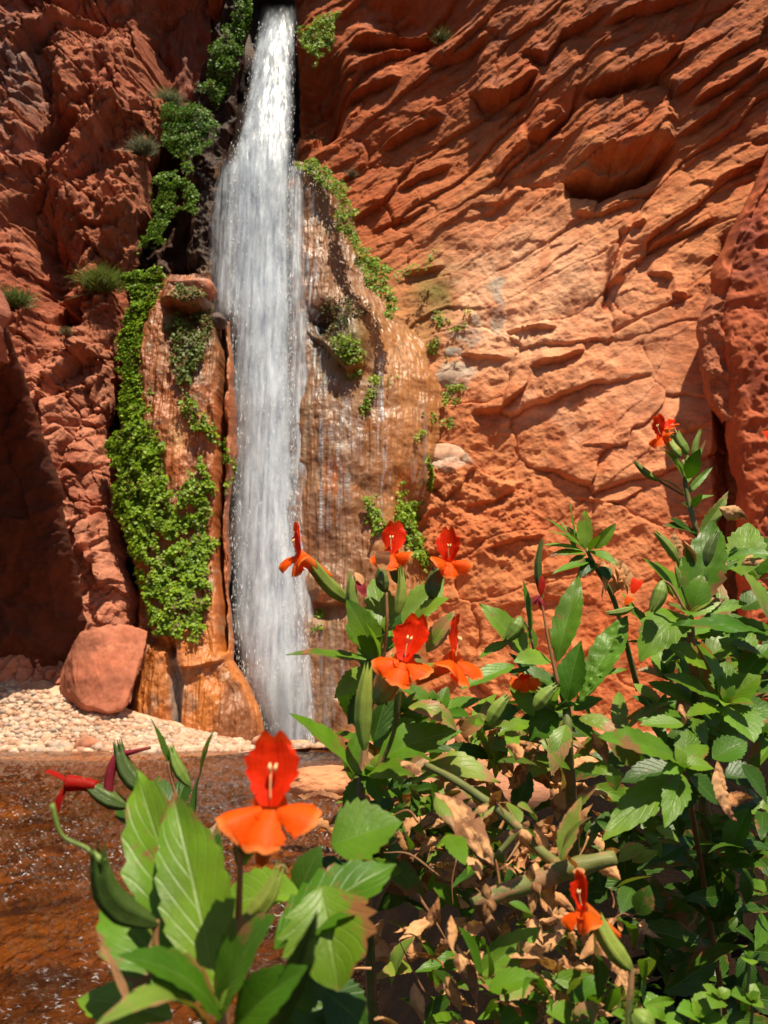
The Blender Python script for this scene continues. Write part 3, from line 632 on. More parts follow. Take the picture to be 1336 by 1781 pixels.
# droplets flung around the fall
rs = np.random.RandomState(21); ND = 4500
dpy = rs.uniform(40, 1300, ND)**1.0; side = rs.rand(ND); l = poly_x(WL, dpy); r = poly_x(WR, dpy)
g = rs.normal(size=ND); dpx = np.where(side < .12, l+8+g*5, np.where(side < .3, r-9+g*(3+7*sstep(900, 1280, dpy)), l+(r-l)*rs.rand(ND)))
dY = 25.2-1.3*sstep(0, 300, dpy)-.5*sstep(300, 1300, dpy)-.45+.4*rs.normal(size=ND)*.5
dp = atn(dpx, dpy, dY); s = .003+.006*rs.rand(ND)**2; st = s*(3+12*rs.rand(ND))
tv = np.array([[1, 0, 0], [0, 1, 0], [-1, 0, 0], [0, -1, 0], [0, 0, 1], [0, 0, -1.]]); tf = np.array([[0, 1, 4], [1, 2, 4], [2, 3, 4], [3, 0, 4], [1, 0, 5], [2, 1, 5], [3, 2, 5], [0, 3, 5]])
V = dp[:, None, :]+tv[None]*np.stack([s, s, st], -1)[:, None, :]; F = tf[None]+(np.arange(ND)*6)[:, None, None]
m_drop, n, P_, O_ = mat('water_drops'); P_.inputs['Base Color'].default_value = (.85, .87, .9, 1); P_.inputs['Roughness'].default_value = .3
o = link('water_spray', npmesh('water_spray', V.reshape(-1, 3), F.reshape(-1, 3)), None, m_drop); o.parent = wf; o['kind'] = 'stuff'

# thin mist where the fall lands
mV, mF = ico(3); mV = mV*np.array([1.05, .7, 1.5])*(1+.25*fbm(mV, 1.1, 3, 190))[:, None]
m_mist = bpy.data.materials.new('mist'); m_mist.use_nodes = True; n = m_mist.node_tree; n.nodes.remove(n.nodes['Principled BSDF'])
vp = N(n, 'VolumePrincipled'); vp.inputs['Color'].default_value = (.95, .96, 1, 1); co = N(n, 'TexCoord').outputs['Object']
ln = N(n, 'VectorMath', operation='LENGTH'); L(n, mapping(n, co, (.95, 1.4, .66)), ln.inputs[0])
L(n, mth(n, 'MULTIPLY', ramp(n, ln.outputs['Value'], [(.1, 1.0), (.95, 0.0)]), mth(n, 'MULTIPLY', noise(n, co, 1.8, 3, .5), 1.5)), vp.inputs['Density']); vp.inputs['Anisotropy'].default_value = .2
L(n, vp.outputs[0], n.nodes['Material Output'].inputs['Volume'])
o = link('mist', npmesh('mist', mV, mF), None, m_mist); o.location = at(500, 1215, 22.3); tag(o, 'soft white mist hanging over the foot of the waterfall', 'mist', kind='stuff')

# ------------------------------------------------------------------ ferns and moss on the rock
def leafy_mat(name, c1, c2, transl=.35):
    m, n, P, O = mat(name)
    at_ = N(n, 'Attribute'); at_.attribute_name = 'Col'
    P.inputs['Roughness'].default_value = .5; P.inputs['Specular IOR Level'].default_value = .35; L(n, at_.outputs['Color'], P.inputs['Base Color'])
    tl = N(n, 'BsdfTranslucent'); L(n, at_.outputs['Color'], tl.inputs[0]); mx = N(n, 'MixShader'); mx.inputs[0].default_value = transl
    L(n, P.outputs[0], mx.inputs[1]); L(n, tl.outputs[0], mx.inputs[2]); L(n, mx.outputs[0], O.inputs['Surface']); return m
M_fern = leafy_mat('fern_green', 0, 0)
lv = np.array([[0, 0, 0], [.45, .35, .08], [.42, .8, .03], [0, 1.05, -.1], [-.42, .8, .03], [-.45, .35, .08]]); lf = np.array([[0, 1, 2], [0, 2, 3], [0, 3, 4], [0, 4, 5]])
def rotmats(nrm, rs, spread):
    n = len(nrm); Z = nrm+rs.normal(size=(n, 3))*spread+np.array([0, 0, .35]); Z /= np.linalg.norm(Z, axis=1)[:, None]
    Y = rs.normal(size=(n, 3))*.9+np.array([0, 0, -.5]); Y -= (Y*Z).sum(1)[:, None]*Z; Y /= np.linalg.norm(Y, axis=1)[:, None]
    X = np.cross(Y, Z); return np.stack([X, Y, Z], 1)
def fern_patch(wallname, polys, dens, label, seed, size=.075, thick=.22, c0=(.10, .22, .02), c1=(.05, .12, .018), name='fern_patch', brown=.06, push=0, gap=-.22, Yf=None):
    rs = np.random.RandomState(seed); PTS = []
    for poly in polys:
        a = np.array(poly); A = .5*abs(np.dot(a[:, 0], np.roll(a[:, 1], 1))-np.dot(a[:, 1], np.roll(a[:, 0], 1)))
        n = int(A*dens*3); px = rs.uniform(a[:, 0].min()-12, a[:, 0].max()+12, n*3); py = rs.uniform(a[:, 1].min()-12, a[:, 1].max()+12, n*3)
        q = np.stack([px*.022, py*.022, px*0], -1); wx = fbm(q, 1, 5, seed)*44; wy = fbm(q, 1, 5, seed+1)*44
        k = in_poly(px+wx, py+wy, poly) & (fbm(q, 2.2, 3, seed+2) > gap); PTS.append(np.stack([px[k], py[k]], 1))
    p = np.concatenate(PTS); P, nn = on_wall(wallname, p[:, 0], p[:, 1])
    lump = fbm(P, 2.4, 3, seed+4); out = thick*(rs.rand(len(P))**.6)*(1+1.1*lump)
    P = P+np.array([0, -1, .15])*np.clip(out, .01, 9)[:, None]+np.array([0, -push, .5*push])
    if Yf: P = atn(p[:, 0], p[:, 1], np.interp(p[:, 1], [Yf[0], Yf[2]], [Yf[1], Yf[3]])-np.clip(out, .01, 9))
    Rm = rotmats(nn*.8+np.array([0, -.5, .25]), rs, .5); s = size*(.40+1.1*rs.rand(len(P))**1.4)
    V = np.einsum('kj,njm->nkm', lv, Rm)*s[:, None, None]+P[:, None]
    F = lf[None]+(np.arange(len(P))*6)[:, None, None]
    f = rs.rand(len(P))*.7+.3*sstep(-.3, .3, lump); col = np.array(c1)*(1-f[:, None])+np.array(c0)*f[:, None]
    br = rs.rand(len(P)) < brown*(.4+3*sstep(.0, .35, fbm(P, 1.3, 3, seed+8))); col[br] = (.16, .10, .03); col = np.repeat(col[:, None], 6, 1)
    o = link(name, npmesh(name, V.reshape(-1, 3), F.reshape(-1, 3), False, col.reshape(-1, 3)), None, M_fern)
    return tag(o, label, 'fern')
BR = dict(c0=(.30, .46, .018), c1=(.09, .19, .012))
OL = dict(c0=(.15, .22, .03), c1=(.07, .10, .02), brown=.25)
fern_patch('mossy_pillar', [[(226, 470), (276, 466), (290, 520), (292, 600), (284, 690), (262, 770), (222, 750), (206, 620), (214, 540)]], .17, 'upper strip of bright green ferns down the left edge of the pillar', 401, gap=-.4, Yf=(470, 22.5, 740, 22.2), **BR)
fern_patch('mossy_pillar', [[(205, 745), (270, 740), (292, 800), (285, 860), (262, 905), (255, 990), (225, 930), (196, 860), (192, 790)]], .17, 'lush rounded clump of bright ferns hanging at mid height of the pillar', 402, gap=-.5, Yf=(740, 22.2, 990, 22.0), thick=.4, **BR)
fern_patch('mossy_pillar', [[(300, 850), (360, 810), (378, 840), (370, 960), (372, 1050), (330, 1110), (262, 1110), (240, 1000), (262, 860)]], .11, 'broad skirt of yellow green ferns low on the pillar', 403, gap=-.06, thick=.3, **BR)
fern_patch('mossy_pillar', [[(300, 500), (362, 505), (360, 600), (345, 650), (322, 690), (312, 640), (290, 600)]], .07, 'olive brown ferns matted below the boulder on the pillar top', 404, **OL)
fern_patch('mossy_pillar', [[(312, 690), (345, 690), (386, 770), (382, 800), (350, 755), (318, 735)]], .10, 'narrow green ferns trailing down the right side of the pillar', 405, **BR)
fern_patch('mossy_pillar', [[(392, 790), (412, 780), (408, 830), (392, 855)]], .12, 'small fern clump on the pillar edge touching the falling water', 416, **BR)
fern_patch('mossy_pillar', [[(318, 1080), (342, 1075), (338, 1118), (322, 1118)]], .12, 'lowest tuft of bright fern above the wet orange rock', 406, **BR)
fern_patch('crest_rib', [[(424, 0), (446, 10), (425, 120), (392, 190), (350, 185), (360, 125), (390, 55)]], .22, 'dark green vine climbing the rock left of the fall crest', 407, gap=-.25, thick=.4, **dict(BR, c0=(.12, .24, .02)))
fern_patch('crest_rib', [[(285, 185), (350, 165), (385, 205), (372, 255), (325, 268), (290, 245)]], .16, 'leafy green shrub mass on the ledge left of the upper fall', 408, gap=-.3, thick=.6, Yf=(170, 24.2, 260, 23.9), **dict(BR, c0=(.11, .22, .03)))
fern_patch('crest_rib', [[(262, 320), (325, 290), (335, 350), (295, 385), (280, 430), (245, 455), (262, 400)]], .20, 'green ferns hanging from the cliff edge below the shrub mass', 409, gap=-.15, thick=.35, Yf=(300, 23.4, 450, 22.8), **dict(BR, c0=(.16, .28, .03)))
fern_patch('right_cliff', [[(532, 40), (580, 15), (590, 50), (575, 85), (545, 105), (528, 118)]], .18, 'bright fern tuft right of the fall crest', 410, thick=.4, Yf=(10, 25.6, 120, 25.2), **BR)
fern_patch('right_cliff', [[(520, 272), (550, 275), (605, 320), (622, 390), (660, 450), (690, 500), (695, 545), (662, 535), (625, 455), (600, 400), (570, 330), (522, 300)]], .26, 'long diagonal ribbon of bright ferns edging the wet apron', 411, gap=-.6, Yf=(275, 24.3, 545, 23.2), thick=.45, **BR)
fern_patch('right_cliff', [[(690, 520), (750, 470), (762, 480), (735, 510), (700, 535)]], .10, 'small yellow green fern strip at the right end of the ribbon', 412, push=.8, thick=.2, **BR)
fern_patch('right_apron', [[(555, 540), (600, 528), (640, 550), (615, 562), (575, 600), (555, 585)]], .05, 'dark ferns on the overhanging knob in the apron', 413, **dict(OL, c0=(.08, .11, .02)))
fern_patch('right_apron', [[(575, 600), (625, 600), (632, 650), (612, 672), (590, 640)]], .09, 'bright ferns hanging below the dark knob in the apron', 414, **BR)
fern_patch('right_apron', [[(700, 890), (760, 870), (795, 900), (780, 960), (745, 1000), (700, 960)]], .14, 'ferns hanging in the hollow above the red flowers', 415, thick=.45, **BR)
fern_patch('right_apron', [[(735, 820), (790, 815), (795, 845), (770, 870), (735, 860)]], .12, 'ferns just under the broad pale rock at the apron edge', 417, thick=.4, push=.3, **BR)
fern_patch('right_apron', [[(640, 880), (670, 880), (672, 930), (645, 930)]], .10, 'small ferns left of the dark hollow above the flowers', 418, thick=.3, **BR)
tufts = [(765, 700), (800, 680), (765, 560), (762, 598), (793, 630), (755, 735), (785, 735), (640, 690), (625, 722), (690, 670), (700, 860), (694, 840), (805, 560), (550, 1075), (790, 707), (735, 760), (650, 665), (645, 895), (740, 480)]
for k, (x, y) in enumerate(tufts):
    o = fern_patch('right_apron' if x < 760 else 'right_cliff', [[(x-11, y-8), (x+11, y-8), (x+9, y+9), (x-9, y+9)]], .12, 'tiny bright green fern tuft dotted over the wet apron rock', 430+k, thick=.15, name='fern_tuft', **BR)
    o['group'] = 'tiny fern tufts on the apron'
# wispy grey green bushes on ledges
def wisp(P0, r, n, col, label, seed, h=1):
    rs = np.random.RandomState(seed); Vs = []; Fs = []; Cs = []; off = 0
    for i in range(n):
        b = np.array(P0)+rs.normal(size=3)*np.array([.22, .15, .1])*r; d = rs.normal(size=3)*np.array([.6, .45, .35])+np.array([0, -.25, h]); d /= np.linalg.norm(d)
        Ln = r*(.5+.8*rs.rand()); sd = np.cross(d, rs.normal(size=3)); sd /= np.linalg.norm(sd); wd = .008+.01*rs.rand()
        t = np.linspace(0, 1, 5)[:, None]; c = b+d*Ln*t+np.array([0, 0, -.35*Ln])*t**2+sd*.1*Ln*np.sin(t*3)
        ww = wd*(1-.8*t); V = np.concatenate([c-sd*ww, c+sd*ww]); f = [[j, j+1, j+6, j+5] for j in range(4)]
        Vs.append(V); Fs.append(np.array(f)+off); off += 10; Cs.append(np.ones((10, 3))*np.array(col)*rs.uniform(.6, 1.3))
    o = link('bush', npmesh('bush', np.concatenate(Vs), np.concatenate(Fs), False, np.concatenate(Cs)), None, M_fern); return tag(o, label, 'bush')
def onL(x, y, nm='left_cliff'):
    p, _ = on_wall(nm, np.array([x*1.]), np.array([y*1.])); return p[0]+np.array([0, -.25, 0])
wisp(onL(305, 205), .7, 700, (.20, .24, .12), 'grey green wispy bush on the ledge near the upper fall', 501)
wisp(onL(262, 290), .62, 600, (.20, .23, .13), 'silvery wispy bush on the cliff edge, middle of the three', 502)
wisp(onL(185, 510), .85, 1100, (.16, .22, .04), 'feathery yellow green bush beside the top of the fern strip', 503)
wisp(onL(240, 500), .5, 350, (.16, .22, .05), 'small feathery bush touching the fern strip', 508)
wisp(onL(30, 530), .7, 450, (.14, .20, .05), 'thin green bush in the dark recess at the left edge', 504)
wisp(onL(125, 590), .3, 120, (.22, .2, .1), 'faint dry bush low on the left cliff', 505)
wisp(onL(612, 305, 'right_cliff'), .35, 160, (.22, .18, .10), 'small dry tan bush above the fern ribbon', 506)
wisp(onL(540, 225, 'right_cliff'), .4, 160, (.20, .13, .06), 'dry brown bush right of the upper fall', 507)
wisp(onL(770, 60, 'right_cliff'), .5, 260, (.10, .12, .03), 'dark olive bush under the overhang at the cliff top', 509)
# ================================================================== the flowering plants in front
def leaf_mat(name, c1, c2, vein=(.20, .30, .08), dmg=.70, dcol=(.22, .11, .04), rough=.42, transl=.3, spots=0, edge=None, brown_amt=1.):
    m, n, P, O = mat(name)
    co = N(n, 'TexCoord').outputs['Object']; uvn = N(n, 'UVMap'); uvn.uv_map = 'UVMap'; sx = N(n, 'SeparateXYZ'); L(n, uvn.outputs[0], sx.inputs[0])
    oi = N(n, 'ObjectInfo').outputs['Random']
    ax = mth(n, 'ABSOLUTE', mth(n, 'SUBTRACT', sx.outputs[0], .5)); v = sx.outputs[1]
    c = mixc(n, oi, c1, c2)
    n1 = noise(n, co, 28, 5, .6); c = mixc(n, 1, c, ramp(n, n1, [(.3, .72), (.7, 1.25)]), 'MULTIPLY')
    ph = mth(n, 'FRACT', mth(n, 'SUBTRACT', mth(n, 'MULTIPLY', v, 7), mth(n, 'MULTIPLY', ax, 5.5)))
    lat = mth(n, 'SUBTRACT', 1, mth(n, 'MULTIPLY', mth(n, 'ABSOLUTE', mth(n, 'SUBTRACT', ph, .5)), 9)); lat = mth(n, 'MAXIMUM', lat, 0)
    mid = ramp(n, ax, [(0, 1.0), (.035, .0)])
    net = N(n, 'TexVoronoi', feature='DISTANCE_TO_EDGE'); net.inputs['Scale'].default_value = 260; L(n, co, net.inputs['Vector'])
    ve = mth(n, 'MAXIMUM', mth(n, 'MULTIPLY', lat, .4), mid)
    c = mixc(n, mth(n, 'MULTIPLY', ve, .38), c, vein)
    n2 = noise(n, co, 22, 6, .7)
    edgew = mth(n, 'ADD', n2, mth(n, 'MULTIPLY', mth(n, 'MAXIMUM', mth(n, 'MULTIPLY', ax, 2), mth(n, 'MULTIPLY', v, .9)), .16))
    dm = ramp(n, edgew, [(dmg, 0.0), (dmg+.05, 1.0)])
    c = mixc(n, mth(n, 'MULTIPLY', dm, brown_amt), c, dcol)
    yl = ramp(n, noise(n, co, 9, 3, .5), [(.5, 0.0), (.75, .55)]); c = mixc(n, yl, c, mixc(n, 1, c, (1.7, 1.15, .8), 'MULTIPLY'))
    L(n, c, P.inputs['Base Color']); P.inputs['Roughness'].default_value = rough; P.inputs['Specular IOR Level'].default_value = .35
    h = mth(n, 'SUBTRACT', mth(n, 'MULTIPLY', n1, .6), mth(n, 'MULTIPLY', ve, .7)); h = mth(n, 'ADD', h, mth(n, 'MULTIPLY', net.outputs['Distance'], .25))
    b = N(n, 'Bump'); b.inputs['Strength'].default_value = .4; b.inputs['Distance'].default_value = .0015; L(n, h, b.inputs['Height']); L(n, b.outputs[0], P.inputs['Normal'])
    tl = N(n, 'BsdfTranslucent'); L(n, mixc(n, 1, c, (1.2, 1.25, .5), 'MULTIPLY'), tl.inputs[0]); L(n, b.outputs[0], tl.inputs['Normal'])
    mx = N(n, 'MixShader'); mx.inputs[0].default_value = transl
    L(n, P.outputs[0], mx.inputs[1]); L(n, tl.outputs[0], mx.inputs[2]); L(n, mx.outputs[0], O.inputs['Surface']); return m
MG = leaf_mat('leaf_green', (.050, .150, .006), (.120, .240, .010))
ML = leaf_mat('leaf_light', (.10, .235, .015), (.17, .30, .022), vein=(.3, .4, .15))
MD = leaf_mat('leaf_shade_toned', (.022, .075, .006), (.055, .13, .010), dmg=.68)  # darker copy of the leaf green with shade put into its colour
MB = leaf_mat('leaf_blemished', (.14, .24, .03), (.20, .28, .04), dmg=.62, dcol=(.36, .20, .09))
MX = leaf_mat('leaf_dry', (.48, .23, .09), (.62, .34, .16), vein=(.30, .14, .06), dmg=.62, dcol=(.25, .11, .05), rough=.8, transl=.2)
MY = leaf_mat('calyx_green', (.17, .27, .045), (.24, .33, .06), vein=(.10, .15, .03), dmg=.8, transl=.2)
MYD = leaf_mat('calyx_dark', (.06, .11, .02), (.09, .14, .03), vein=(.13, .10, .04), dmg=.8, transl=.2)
MS = leaf_mat('stem_green', (.09, .12, .03), (.14, .15, .045), dmg=.60, dcol=(.30, .16, .08), transl=.0, rough=.55)
MSB = leaf_mat('stem_brown', (.20, .09, .04), (.28, .13, .06), dmg=.7, transl=.0, rough=.6)
def petal_mat(name, c, rim, rough=.55):
    m, n, P, O = mat(name)
    uvn = N(n, 'UVMap'); uvn.uv_map = 'UVMap'; sx = N(n, 'SeparateXYZ'); L(n, uvn.outputs[0], sx.inputs[0]); co = N(n, 'TexCoord').outputs['Object']
    cc = mixc(n, ramp(n, sx.outputs[1], [(.8, 0.0), (1.0, .8)]), c, rim)
    vn = ramp(n, noise(n, mapping(n, uvn.outputs[0], (26, 2, 1)), 1, 3, .6), [(.3, .75), (.65, 1.15)]); cc = mixc(n, 1, cc, vn, 'MULTIPLY')
    L(n, cc, P.inputs['Base Color']); P.inputs['Roughness'].default_value = rough; P.inputs['Specular IOR Level'].default_value = .2
    b = N(n, 'Bump'); b.inputs['Strength'].default_value = .5; b.inputs['Distance'].default_value = .0015; L(n, noise(n, co, 160, 4, .6), b.inputs['Height']); L(n, b.outputs[0], P.inputs['Normal'])
    tl = N(n, 'BsdfTranslucent'); L(n, cc, tl.inputs[0]); mx = N(n, 'MixShader'); mx.inputs[0].default_value = .45
    L(n, P.outputs[0], mx.inputs[1]); L(n, tl.outputs[0], mx.inputs[2]); L(n, mx.outputs[0], O.inputs['Surface']); return m
PR_ = petal_mat('petal_scarlet', (1.0, .035, .002), (1.0, .09, .006)); PO_ = petal_mat('petal_orange', (1.0, .115, .002), (1.0, .33, .08))
PT_ = petal_mat('petal_tube_orange', (.82, .20, .03), (.85, .12, .01)); PW_ = petal_mat('petal_pale_tube', (.80, .62, .38), (.85, .5, .3)); PF_ = petal_mat('petal_faded', (.80, .42, .20), (.6, .2, .1))
PM_ = petal_mat('petal_withered', (.32, .03, .05), (.40, .12, .08)); PDK = petal_mat('petal_dark_red', (.45, .012, .006), (.4, .02, .01))  # dark red carries the shade of the flower against the stream
MAn, n, P_, O_ = mat('anther_cream'); P_.inputs['Base Color'].default_value = (.75, .55, .25, 1); P_.inputs['Roughness'].default_value = .7

RS = np.random.RandomState(99)
def leafmeta(name, parent, V, nv, nu, m, uv, label=None, thick=0, kind_extra=None):
    o = link(name, npmesh(name, V.reshape(-1, 3)-0, gridF(nv, nu), True, None, uv.reshape(-1, 2)), None, m)
    o.parent = parent; o.matrix_parent_inverse = Matrix.Translation(-parent.location)
    if label: o['label'] = label
    return o
def prof_leaf(v, k=.42):   # ovate-lanceolate half width, widest near k
    a = np.where(v < k, np.sin(np.clip(v/k, 0, 1)*math.pi/2)**.75, np.cos(np.clip((v-k)/(1-k), 0, 1)*math.pi/2)**.95); return np.maximum(a, .0)*(1-.0*v)
def prof_petal(v): return .28+.72*np.sin(np.clip(v, 0, 1)**.9*math.pi*.62)**1.1
def prof_lip(v): return (.34+.66*np.sin(np.clip(v*1.9, 0, 1)*math.pi*.5))*(1-.34*sstep(.5, 1, v))
def prof_lobe(v): return (.30+.70*np.sin(np.clip(v*1.25, 0, 1)*math.pi/2)**1.2)*np.clip(1-v**9, .80, 1)
def blade(parent, B, T, W, name='leaf', m=None, bend=.12, fold=.25, curl=0, roll=0, teeth=8, tooth=.10, wave=.03, pucker=0, crumple=0, prof=prof_leaf, nv=37, nu=11, notch=0, hint=None, k=.42, side=0, seed=None, label=None, twist=0):
    B, T = Vector(B), Vector(T); A = T-B; Ln = A.length; A.normalize()
    Nn = Vector(hint) if hint else Vector((.12, -.62, .78)); Nn = (Nn-A*Nn.dot(A))
    if Nn.length < .15: Nn = Vector((0, -1, .3)); Nn = Nn-A*Nn.dot(A)
    Nn.normalize(); S = A.cross(Nn); S.normalize()
    if roll: q = Matrix.Rotation(R_(roll), 3, A); Nn = q@Nn; S = q@S
    v = np.linspace(0, 1, nv); u = np.linspace(-1, 1, nu)
    B_, T_, A_, N_, S_ = [np.array(x) for x in (B, T, A, Nn, S)]
    cp = (B_+T_)/2+N_*bend*Ln*2*.5+S_*side*Ln
    c = ((1-v)**2)[:, None]*B_+(2*v*(1-v))[:, None]*cp+(v**2)[:, None]*T_
    t = np.gradient(c, axis=0); t /= np.linalg.norm(t, axis=1)[:, None]+1e-9
    Sv = np.repeat(S_[None], nv, 0); Sv = Sv-(Sv*t).sum(1)[:, None]*t; Sv /= np.linalg.norm(Sv, axis=1)[:, None]; Nv = np.cross(Sv, t)
    if twist:
        an = R_(twist)*v; Sv, Nv = Sv*np.cos(an)[:, None]+Nv*np.sin(an)[:, None], Nv*np.cos(an)[:, None]-Sv*np.sin(an)[:, None]
    hw = (prof(v, k) if prof is prof_leaf else prof(v))*W/2
    sd = seed if seed is not None else RS.randint(1000)
    VV, UU = np.meshgrid(v, u, indexing='ij'); au = np.abs(UU)
    ww = hw[:, None]*(1+.10*fbm(np.stack([VV*2.5, np.sign(UU)*3, VV*0+sd], -1), 1, 2, 3))
    if teeth:
        saw = (VV*teeth+.13*sd) % 1.0; ww = ww*(1+np.where(au > .95, tooth*(saw-.35)*1.6, 0)*sstep(.08, .25, VV))
    lat = UU*ww
    up = fold*au*ww*.9-curl*(UU**2)*ww
    q = np.stack([VV*Ln*60, UU*hw[:, None]*60, VV*0+sd], -1)
    up = up+wave*Ln*fbm(q*.55, 1, 3, 5)*au+.02*Ln*fbm(q*.5, 1, 2, 6)
    if pucker: up = up+pucker*Ln*(np.abs(fbm(q*2.2, 1, 2, 7))-.15)*(1-au**4)
    V = c[:, None]+Sv[:, None]*lat[..., None]+Nv[:, None]*up[..., None]
    if notch:
        V = V-(t[-1]*Ln)[None, None]*(notch*np.exp(-(UU/.3)**2)*sstep(.7, 1, VV))[..., None]+(t[-1]*Ln)[None, None]*(-.22*UU**2*sstep(.55, 1, VV))[..., None]
    if crumple:
        V = V+crumple*Ln*np.stack([fbm(q*.9+k_*7, 1, 3, 8+k_) for k_ in range(3)], -1)
    uv = np.stack([(UU+1)/2, VV], -1)
    return leafmeta(name, parent, V, nv, nu, m or MG, uv, label)
def Lf(pl, bx, by, tx, ty, wpx, Y, dY=0, **kw):
    """leaf from photo points: base, tip, full width in pixels, distance of base, extra distance of tip"""
    if kw.get('name', 'leaf') == 'leaf': kw.setdefault('twist', RS.uniform(-22, 22)); kw.setdefault('side', RS.uniform(-.05, .05)); kw.setdefault('wave', .055)
    if kw.get('name') == 'dry_leaf': kw.setdefault('twist', RS.uniform(-110, 110)); kw['curl'] = RS.uniform(.2, .9); kw['crumple'] = kw.get('crumple', .1)*.8; kw.setdefault('pucker', .12); kw.setdefault('side', RS.uniform(-.2, .2)); wpx *= .95
    B = at(bx, by, Y); T = at(tx, ty, Y+dY); W = wpx/FPX*(Y+dY*.4)*(.84 if kw.get('name', 'leaf') == 'leaf' else 1.0)
    return blade(pl, B, T, W, **kw)
def tube(parent, pts, rad, name='stem', m=None, ns=8, rib=0, nsub=6, teeth=0, label=None, noisy=0):
    pts = np.array([list(p) for p in pts]); n = len(pts); rad = np.array(rad if hasattr(rad, '__len__') else [rad]*n, float)
    tt = np.linspace(0, n-1, (n-1)*nsub+1); c = np.zeros((len(tt), 3))
    ext = np.concatenate([[2*pts[0]-pts[1]], pts, [2*pts[-1]-pts[-2]]])
    for i, s in enumerate(tt):
        k = min(int(s), n-2); f = s-k; p0, p1, p2, p3 = ext[k:k+4]
        c[i] = .5*((2*p1)+(-p0+p2)*f+(2*p0-5*p1+4*p2-p3)*f*f+(-p0+3*p1-3*p2+p3)*f**3)
    r = np.interp(tt, np.arange(n), rad)
    t = np.gradient(c, axis=0); t /= np.linalg.norm(t, axis=1)[:, None]+1e-9
    ref = np.array([0, 1, .2]); S = np.cross(t, ref); S /= np.linalg.norm(S, axis=1)[:, None]+1e-9; Nn = np.cross(S, t)
    a = np.linspace(0, 2*math.pi, ns+1); V = []
    rr = r[:, None]*(1+rib*np.cos(5*a)[None])
    if noisy: rr = rr*(1+noisy*fbm(np.stack([tt[:, None]*1.5+0*a, np.cos(a)[None]+0*tt[:, None], np.sin(a)[None]+0*tt[:, None]], -1), 1.3, 3, 7))
    V = c[:, None]+S[:, None]*(rr*np.cos(a))[..., None]+Nn[:, None]*(rr*np.sin(a))[..., None]
    if teeth:
        e = sstep(len(tt)-1-nsub*.8, len(tt)-1, np.arange(len(tt)))[:, None]*(np.cos(5*a)[None]); V = V+t[:, None]*(e*teeth)[..., None]
    if not teeth:                        # close the ends
        V = np.concatenate([np.repeat(c[:1, None], ns+1, 1), V, np.repeat(c[-1:, None], ns+1, 1)], 0); tt = np.concatenate([[tt[0]], tt, [tt[-1]]])
    uv = np.stack([np.repeat((a/(2*math.pi)*5 % 1)[None], len(tt), 0), np.repeat((tt/(n-1))[:, None], ns+1, 1)], -1)
    return leafmeta(name, parent, V, len(tt), ns+1, m or MS, uv, label)
def St(pl, pts, Y, wpx, name='stem', **kw):
    Ys = Y if hasattr(Y, '__len__') else [Y]*len(pts); ws = wpx if hasattr(wpx, '__len__') else [wpx]*len(pts)
    return tube(pl, [at(x, y, d) for (x, y), d in zip(pts, Ys)], [w_/2/FPX*d for w_, d in zip(ws, Ys)], name, **kw)
def bud(pl, bx, by, tx, ty, wpx, Y, dY=0, m=None, name='calyx', bow=.06, teeth=.14, **kw):
    B, T = at(bx, by, Y), at(tx, ty, Y+dY); A = T-B; sd = A.cross(Vector((0, 1, 0))).normalized()
    f = [0, .12, .35, .6, .82, 1]; rr = [.22, .62, 1, .95, .72, .42]; W = wpx/2/FPX*Y*.82
    pts = [B+A*x+sd*(bow*A.length*math.sin(math.pi*x)) for x in f]
    return tube(pl, pts, [W*x for x in rr], name, m or MY, ns=20, rib=.13, nsub=5, teeth=teeth*A.length, **kw)
